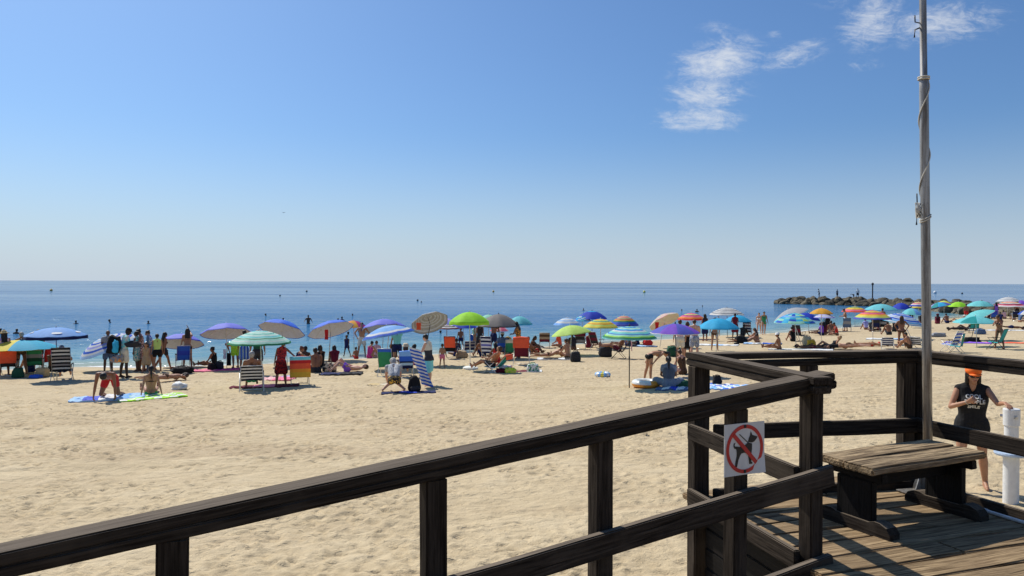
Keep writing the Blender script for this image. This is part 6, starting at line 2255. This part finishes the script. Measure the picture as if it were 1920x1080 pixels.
# what the vendor carries
Gv = gp(232, 708)
bag('big black shoulder bag on the vendor\'s back', 0, 0, (.34, .52, .62), 0, cloth('black'), loc=Gv + Vector((-.33, -.02, .86)), handles=False, sag=.25)
bag('bundle of dark goods held in the vendor\'s arms', 0, 0, (.52, .3, .22), 0, cloth('charcoal'), loc=Gv + Vector((.40, -.08, 1.12)), handles=False, sag=.4)
bag('orange and grey goods hanging at the vendor\'s hip', 0, 0, (.36, .26, .26), 0, printed('orange_grey_goods', 'grey', 'orange', 9, .6), loc=Gv + Vector((-.10, -.28, .58)), handles=True, sag=.4)
bag('bright blue cloth roll under the vendor\'s arm', 0, 0, (.18, .18, .42), 0, cloth('cyan'), loc=Gv + Vector((-.16, -.26, .92)), handles=False, sag=.3)
# closed parasol in its sleeve standing between the shoppers
bm = bmesh.new()
tube(bm, [(0, 0, -.1), (0, 0, 1.35), (0, 0, 1.48)], [.045, .055, .012], 10)
o = link_bm('folded_umbrella', bm, cloth('denim'), None, smooth=True)
o.location = gp(277, 697)
tag(o, 'closed navy umbrella standing upright among the shoppers', 'umbrella')

# ------------------------------------------------------------------ breakwater, its anglers and beacon, buoys, bird
ROCK = bpy.data.materials.new('breakwater_rock')
ROCK.use_nodes = True
_t = NT(ROCK.node_tree)
_b = ROCK.node_tree.nodes['Principled BSDF']
_tc = _t.n('ShaderNodeTexCoord')
_oi = _t.n('ShaderNodeObjectInfo')
_nz = _t.noise(_tc.outputs['Object'], 1.6, 6, .65)
_cc = _t.ramp(_nz, [(.3, (.02, .016, .010)), (.5, (.085, .070, .040)), (.7, (.20, .165, .10))])
_hs = _t.n('ShaderNodeHueSaturation')
_t.l(_t.m('ADD', .55, _t.m('MULTIPLY', _oi.outputs['Random'], .9)), _hs.inputs['Value'])
_t.l(_cc, _hs.inputs['Color'])
_t.l(_hs.outputs[0], _b.inputs['Base Color'])
_b.inputs['Roughness'].default_value = .85
_t.l(_t.bump(_nz, .8, .2), _b.inputs['Normal'])


def rock_mesh(seed):
    random.seed(seed)
    bm = bmesh.new()
    bmesh.ops.create_icosphere(bm, subdivisions=3, radius=1.0)
    for _ in range(9):
        n_ = Vector((random.uniform(-1, 1), random.uniform(-1, 1), random.uniform(-1, 1))).normalized()
        d = random.uniform(.55, .82)
        for v in bm.verts:
            q = v.co.dot(n_) - d
            if q > 0:
                v.co -= n_ * q * .92
    for v in bm.verts:
        v.co *= 1 + .10 * noise.noise(v.co * 2.5 + Vector((seed, 0, 0)))
    me = bpy.data.meshes.new('boulder')
    bm.to_mesh(me)
    bm.free()
    me.materials.append(ROCK)
    me.polygons.foreach_set('use_smooth', [False] * len(me.polygons))
    return me


rocks = [rock_mesh(s) for s in range(1, 8)]
path = [gp(1462, 569.5), gp(1530, 571), gp(1600, 573), gp(1700, 577), gp(1800, 582), gp(1900, 587), gp(1990, 592)]
for p in path:
    p.z = 0
cum = [0]
for a, b in zip(path, path[1:]):
    cum.append(cum[-1] + (b - a).length)


def on_path(s):
    s = max(0, min(cum[-1] - 1e-3, s))
    for i in range(len(path) - 1):
        if s <= cum[i + 1]:
            f = (s - cum[i]) / (cum[i + 1] - cum[i])
            d = (path[i + 1] - path[i]).normalized()
            return path[i].lerp(path[i + 1], f), d


random.seed(11)
s = 0.0
nrock = 0
while s < cum[-1] and nrock < 255:
    step = random.uniform(1.0, 1.9)
    end = min(1.0, .35 + s / 9)
    for row, (off, zz, sc_) in enumerate(((-.6, .0, 1.0), (.9, .42, 1.0), (2.6, .62, .95), (4.8, .35, 1.0))):
        if row == 3 and random.random() < .4:
            continue
        p, d = on_path(s + random.uniform(-.6, .6))
        nn = Vector((-d.y, d.x, 0))
        if nn.y < 0:
            nn = -nn
        o = bpy.data.objects.new('boulder', random.choice(rocks))
        COL.objects.link(o)
        r = random.uniform(.75, 1.25) * sc_
        o.scale = (r * random.uniform(.9, 1.5), r * random.uniform(.8, 1.2), r * random.uniform(.6, .95))
        o.location = p + nn * (off + random.uniform(-.4, .4)) + Vector((0, 0, (zz + random.uniform(-.18, .22)) * end))
        o.rotation_euler = (random.uniform(-.4, .4), random.uniform(-.4, .4), random.uniform(0, 6.28))
        tag(o, 'grey-brown boulder piled in the long breakwater', 'rock', 'boulders of the breakwater')
        nrock += 1
    s += step
# low core of the breakwater under the boulders
bm = bmesh.new()
prev = None
for i in range(41):
    p, d = on_path(cum[-1] * i / 40)
    nn = Vector((-d.y, d.x, 0))
    nn = nn if nn.y > 0 else -nn
    k = min(1, .3 + i / 6)
    prof = [(-1.5, -1.5), (-.2, .1), (1.2, .5 * k), (3.4, .6 * k), (5.2, .3), (7, -1.5)]
    row = [bm.verts.new(p + nn * (x + .25 * noise.noise((i * 1.1, x, 2))) + Vector((0, 0, z + .2 * noise.noise((i * .9, x, 7))))) for x, z in prof]
    if prev:
        for a in range(len(row) - 1):
            bm.faces.new((prev[a], prev[a + 1], row[a + 1], row[a]))
    else:
        bm.faces.new(row)
    prev = row
bm.faces.new(prev[::-1])
tag(link_bm('breakwater_terrain', bm, ROCK), kind='structure')

YB = 142.0
for px_, foot, h_, ps_, ro_, lb in ((1536, 558.5, 1.70, 'hold', 90, 'leftmost angler standing on the breakwater'), (1570, 559, 1.60, 'stand', 40, 'middle angler standing on the breakwater'),
                                    (1608, 559.5, 1.75, 'stand', -20, 'tall angler in white shirt on the breakwater'), (1601, 560, 1.35, 'bend', 60, 'stooping angler beside the tall one on the breakwater')):
    s_ = min(range(0, int(cum[-1] * 4)), key=lambda q: abs((lambda P: (P.x / P.y) - ray(px_, 560).x)(on_path(q / 4)[0])))
    P_, d_ = on_path(s_ / 4)
    nn = Vector((-d_.y, d_.x, 0))
    nn = nn if nn.y > 0 else -nn
    P_ = P_ + nn * 2.2
    P_.x = ray(px_, 560).x * P_.y
    P_.z = pt(px_, foot, P_.y).z
    P_.z = max(.9, min(P_.z, 1.35))
    person(lb, pose=ps_, h=h_, rot=ro_, sk='brown', hair=('short', 'dark'), wear=[('shirt', 'grey' if h_ < 1.74 else 'white'), ('long_shorts', 'charcoal')], loc=P_, vox=.035)
    if h_ == 1.60 or h_ == 1.35:
        G_ = P_
bx = pt(1636, 560, 133)
bx.z = 0.7
root = empty('beacon_post', bx, 'thin dark beacon post on the breakwater', 'post')
bm = bmesh.new()
ht = pt(1636, 531, 133).z - bx.z
tube(bm, [(0, 0, 0), (0, 0, ht - .35)], .11, 8)
link_bm('column', bm, DARKTUBE, root)
bm = bmesh.new()
lathe(bm, [(.17, ht - .35), (.20, ht - .3), (.20, ht - .02), (.05, ht + .12)], seg=10)
link_bm('lantern', bm, DARKTUBE, root)


def buoy(label, px, py, cn, r=.35):
    G = gp(px, py)
    G.z = 0
    root = empty('buoy', G, label, 'buoy', 'marker buoys off the beach')
    m_ = solid(cn + '_buoy', PAL[cn], .35)
    bm = bmesh.new()
    ellipsoid(bm, (0, 0, r * .5), (r, r, r))
    link_bm('float', bm, m_, root, smooth=True)
    bm = bmesh.new()
    tube(bm, [(0, 0, r), (0, 0, r * 1.9)], [r * .28, r * .12], 8)
    link_bm('neck', bm, m_, root, smooth=True)


for px_, py_, cn, r, lb in ((96, 545.5, 'gold', .5, 'yellow buoy far out at left'), (575, 547, 'black', .36, 'dark buoy far out left of centre'), (525, 555, 'charcoal', .22, 'small dark buoy between the left and centre buoys'),
                            (783, 564, 'charcoal', .2, 'small dark buoy beyond the grey tipped umbrella'), (925, 547.5, 'gold', .42, 'small yellow buoy at centre'), (1208, 548.5, 'yellow', .5, 'yellow buoy right of centre'),
                            (1753, 550, 'white', .62, 'round white buoy just right of the flagpole'), (1804, 551, 'charcoal', .35, 'dark buoy right of the round white one')):
    buoy(lb, px_, py_, cn, r)

p = pt(532, 399, 90)
root = empty('seagull', p, 'small dark gull flying in the open sky at left', 'bird', None, .6)
bm = bmesh.new()
for s_ in (-1, 1):
    tube(bm, [(0, 0, 0), (s_ * .10, .02, .07), (s_ * .22, -.03, .05)], [.03, .025, .008], 6)
capsule(bm, (0, -.08, 0), (0, .09, .02), .02, .03)
remesh(link_bm('body', bm, cloth('grey'), root, smooth=True), .012, 1)


# ------------------------------------------------------------------ the person in the orange cap
def orange_cap():
    loc = Vector((6.19, 9.82, 0))
    loc.z = gz(loc.x, loc.y)
    rot = 156
    pose = dict(legs=[(10, 6, 8), (-4, 6, 6)], arms=[(-6, 24, 112, 62), (4, 30, 10, 0)], spine=4, head=(8, 6))
    root, J, caps, bm, P = person('person in orange cap and black lettered sleeveless top leaning on the white post', loc=loc, pose=pose, h=1.66, rot=rot, sk='tan', b='f',
                                  hair=None, wear=(), fine=True, ret=True, g=1.12)
    bm.free()
    k = J['k']
    # reach for the top of the post
    Wm = Matrix.Translation(loc) @ Matrix.Rotation(R_(rot), 4, 'Z')
    tgt = Wm.inverted() @ (SHOWER + Vector((-.05, -.02, SHTOP + .035)))
    sh = J['sh1']
    want = tgt - sh
    D = want.length
    L1, L2 = .285 * k, .245 * k
    hl = .09 * k
    wr = tgt - want.normalized() * hl
    D = min((wr - sh).length, L1 + L2 - .004)
    wr = sh + want.normalized() * D
    a = (L1 * L1 - L2 * L2 + D * D) / (2 * D)
    hh = math.sqrt(max(0, L1 * L1 - a * a))
    el = sh + want.normalized() * a + Vector((-.2, -.3, -1)).normalized() * hh
    J['elb1'], J['wr1'] = el, wr
    J['fa1'] = (tgt + want.normalized() * .03 - wr).normalized()
    J['pn1'] = Vector((0, 0, -1))
    # the other hand is held up in front of the chest
    sh = J['sh0']
    wr = J['chest'] + J['Rc'] @ Vector((.085, .215, .015)) * k
    D = min((wr - sh).length, L1 + L2 - .004)
    wd = (wr - sh).normalized()
    a = (L1 * L1 - L2 * L2 + D * D) / (2 * D)
    hh = math.sqrt(max(0, L1 * L1 - a * a))
    ben = Vector((.75, -.12, -1))
    ben = (ben - wd * ben.dot(wd)).normalized()
    J['elb0'] = sh + wd * a + ben * hh
    J['wr0'] = sh + wd * D
    J['fa0'] = ((J['wr0'] - J['elb0']).normalized() + Vector((-.25, .1, .35))).normalized()
    J['pn0'] = Vector((-.3, -1, .1)).normalized()
    caps = body_caps(J, 1.12)
    bm = bmesh.new()
    for r, a_, b_, ra, rb in caps:
        capsule(bm, a_, b_, ra, rb, 14)
    P = build_head(bm, J, .008)
    hand(bm, J['wr0'], J['fa0'], J['pn0'], k, 1, True, 62)
    hand(bm, J['wr1'], J['fa1'], J['pn1'], k, -1, True, 10)
    o = link_bm('body', bm, skin('tan'), root, smooth=True)
    remesh(o, .0072, 3)
    build_hair(J, 'bob', hairm('dark'), root, .010)
    h = [c for c in root.children if c.name.startswith('hair')]
    black = solid('black_cotton', (.007, .007, .008), .9, var=.25, nscale=20, bump=.4)
    # sleeveless boxy top
    R = J['Rc']
    tb = bmesh.new()
    for r, a_, b_, ra, rb in caps:
        if r in ('belly', 'chest', 'bust'):
            capsule(tb, a_, b_, ra + .026 * k, rb + .026 * k, 14)
        if r == 'shoulder':
            capsule(tb, a_, a_.lerp(b_, .92), ra + .013 * k, rb + .012 * k, 12)
        if r == 'pelvis':
            capsule(tb, a_, a_.lerp(b_, .25), ra + .036 * k, ra + .036 * k, 14)
    top = link_bm('sleeveless_top', tb, black, root, smooth=True)
    remesh(top, .009, 4)
    sb = bmesh.new()
    for r, a_, b_, ra, rb in caps:
        if r == 'pelvis':
            capsule(sb, a_, b_, ra + .02 * k, rb + .024 * k, 14)
        if r == 'thigh':
            capsule(sb, a_, a_.lerp(b_, .42), ra + .02 * k, ra + .026 * k, 14)
    sh_ = link_bm('shorts', sb, black, root, smooth=True)
    remesh(sh_, .009, 3)
    hat = build_hat(J, 'cap', solid('orange_cap_cloth', (.92, .17, .015), .75, var=.06), root)
    # sunglasses and mouth
    gb = bmesh.new()
    for s_ in (-1, 1):
        ellipsoid(gb, P(s_ * .034, .088, .010), (.030 * k, .012 * k, .019 * k), J['Rh'] @ RZ(-s_ * 14), 12)
        tube(gb, [P(s_ * .060, .080, .014), P(s_ * .083, .02, .016), P(s_ * .085, -.02, .012)], .0035, 6)
    tube(gb, [P(-.010, .098, .014), P(.010, .098, .014)], .004, 6)
    link_bm('sunglasses', gb, solid('black_lens', (.01, .008, .008), .12), root, smooth=True)
    mb = bmesh.new()
    capsule(mb, P(-.020, .0865, -.048), P(.020, .0865, -.048), .0055, .0055, 8)
    link_bm('lips', mb, solid('lip_skin', (.33, .10, .08), .4), root, smooth=True)
    wb = bmesh.new()
    w0 = J['wr0']
    x_, y_ = frame_of(J['fa0'])
    tube(wb, [w0 - J['fa0'] * .012 + (x_ * math.cos(q) + y_ * math.sin(q)) * .027 for q in [2 * PI * i / 14 for i in range(15)]], .005, 6)
    link_bm('bracelet', wb, cloth('beige'), root, smooth=True)
    # lettering printed on the chest
    bpy.context.view_layer.update()
    dg = bpy.context.evaluated_depsgraph_get()
    ev = top.evaluated_get(dg)
    me = ev.to_mesh()
    bvh = BVHTree.FromPolygons([v.co[:] for v in me.vertices], [p.vertices[:] for p in me.polygons])
    ev.to_mesh_clear()
    print_m = solid('cream_shirt_print', (.62, .60, .54), .8, var=.1)
    lb_ = bmesh.new()
    for txt, dz, size, dx in (('COOL', .068, .066, .0), ('PEOPLE', .004, .072, -.01), ('SMILE', -.066, .056, .0)):
        cu = bpy.data.curves.new('lettering', 'FONT')
        cu.body = txt
        cu.size = size
        cu.align_x = 'CENTER'
        cu.offset = .0022
        cu.resolution_u = 3
        to = bpy.data.objects.new('lettering_text', cu)
        COL.objects.link(to)
        dg = bpy.context.evaluated_depsgraph_get()
        tm = bpy.data.meshes.new_from_object(to.evaluated_get(dg))
        bpy.data.objects.remove(to)
        t2 = bmesh.new()
        t2.from_mesh(tm)
        bmesh.ops.triangulate(t2, faces=t2.faces[:])
        bmesh.ops.subdivide_edges(t2, edges=[e for e in t2.edges if e.calc_length() > .02], cuts=2)
        for v in t2.verts:
            c = J['chest'] + R @ Vector((-v.co.x + dx, .0, v.co.y + dz - .02))
            ln = R @ Vector((0, 1, 0))
            hit = bvh.ray_cast(c + ln * .5, -ln)
            v.co = (hit[0] + ln * .004) if hit[0] is not None else c + ln * .13
        t3 = bpy.data.meshes.new('t')
        t2.to_mesh(t3)
        t2.free()
        lb_.from_mesh(t3)
    link_bm('lettering', lb_, print_m, root, recalc=False)
    # small thing held in the raised hand
    return root


orange_cap()
print('people', len(ALLP), 'umbrellas', len(UMB), 'rocks', nrock)
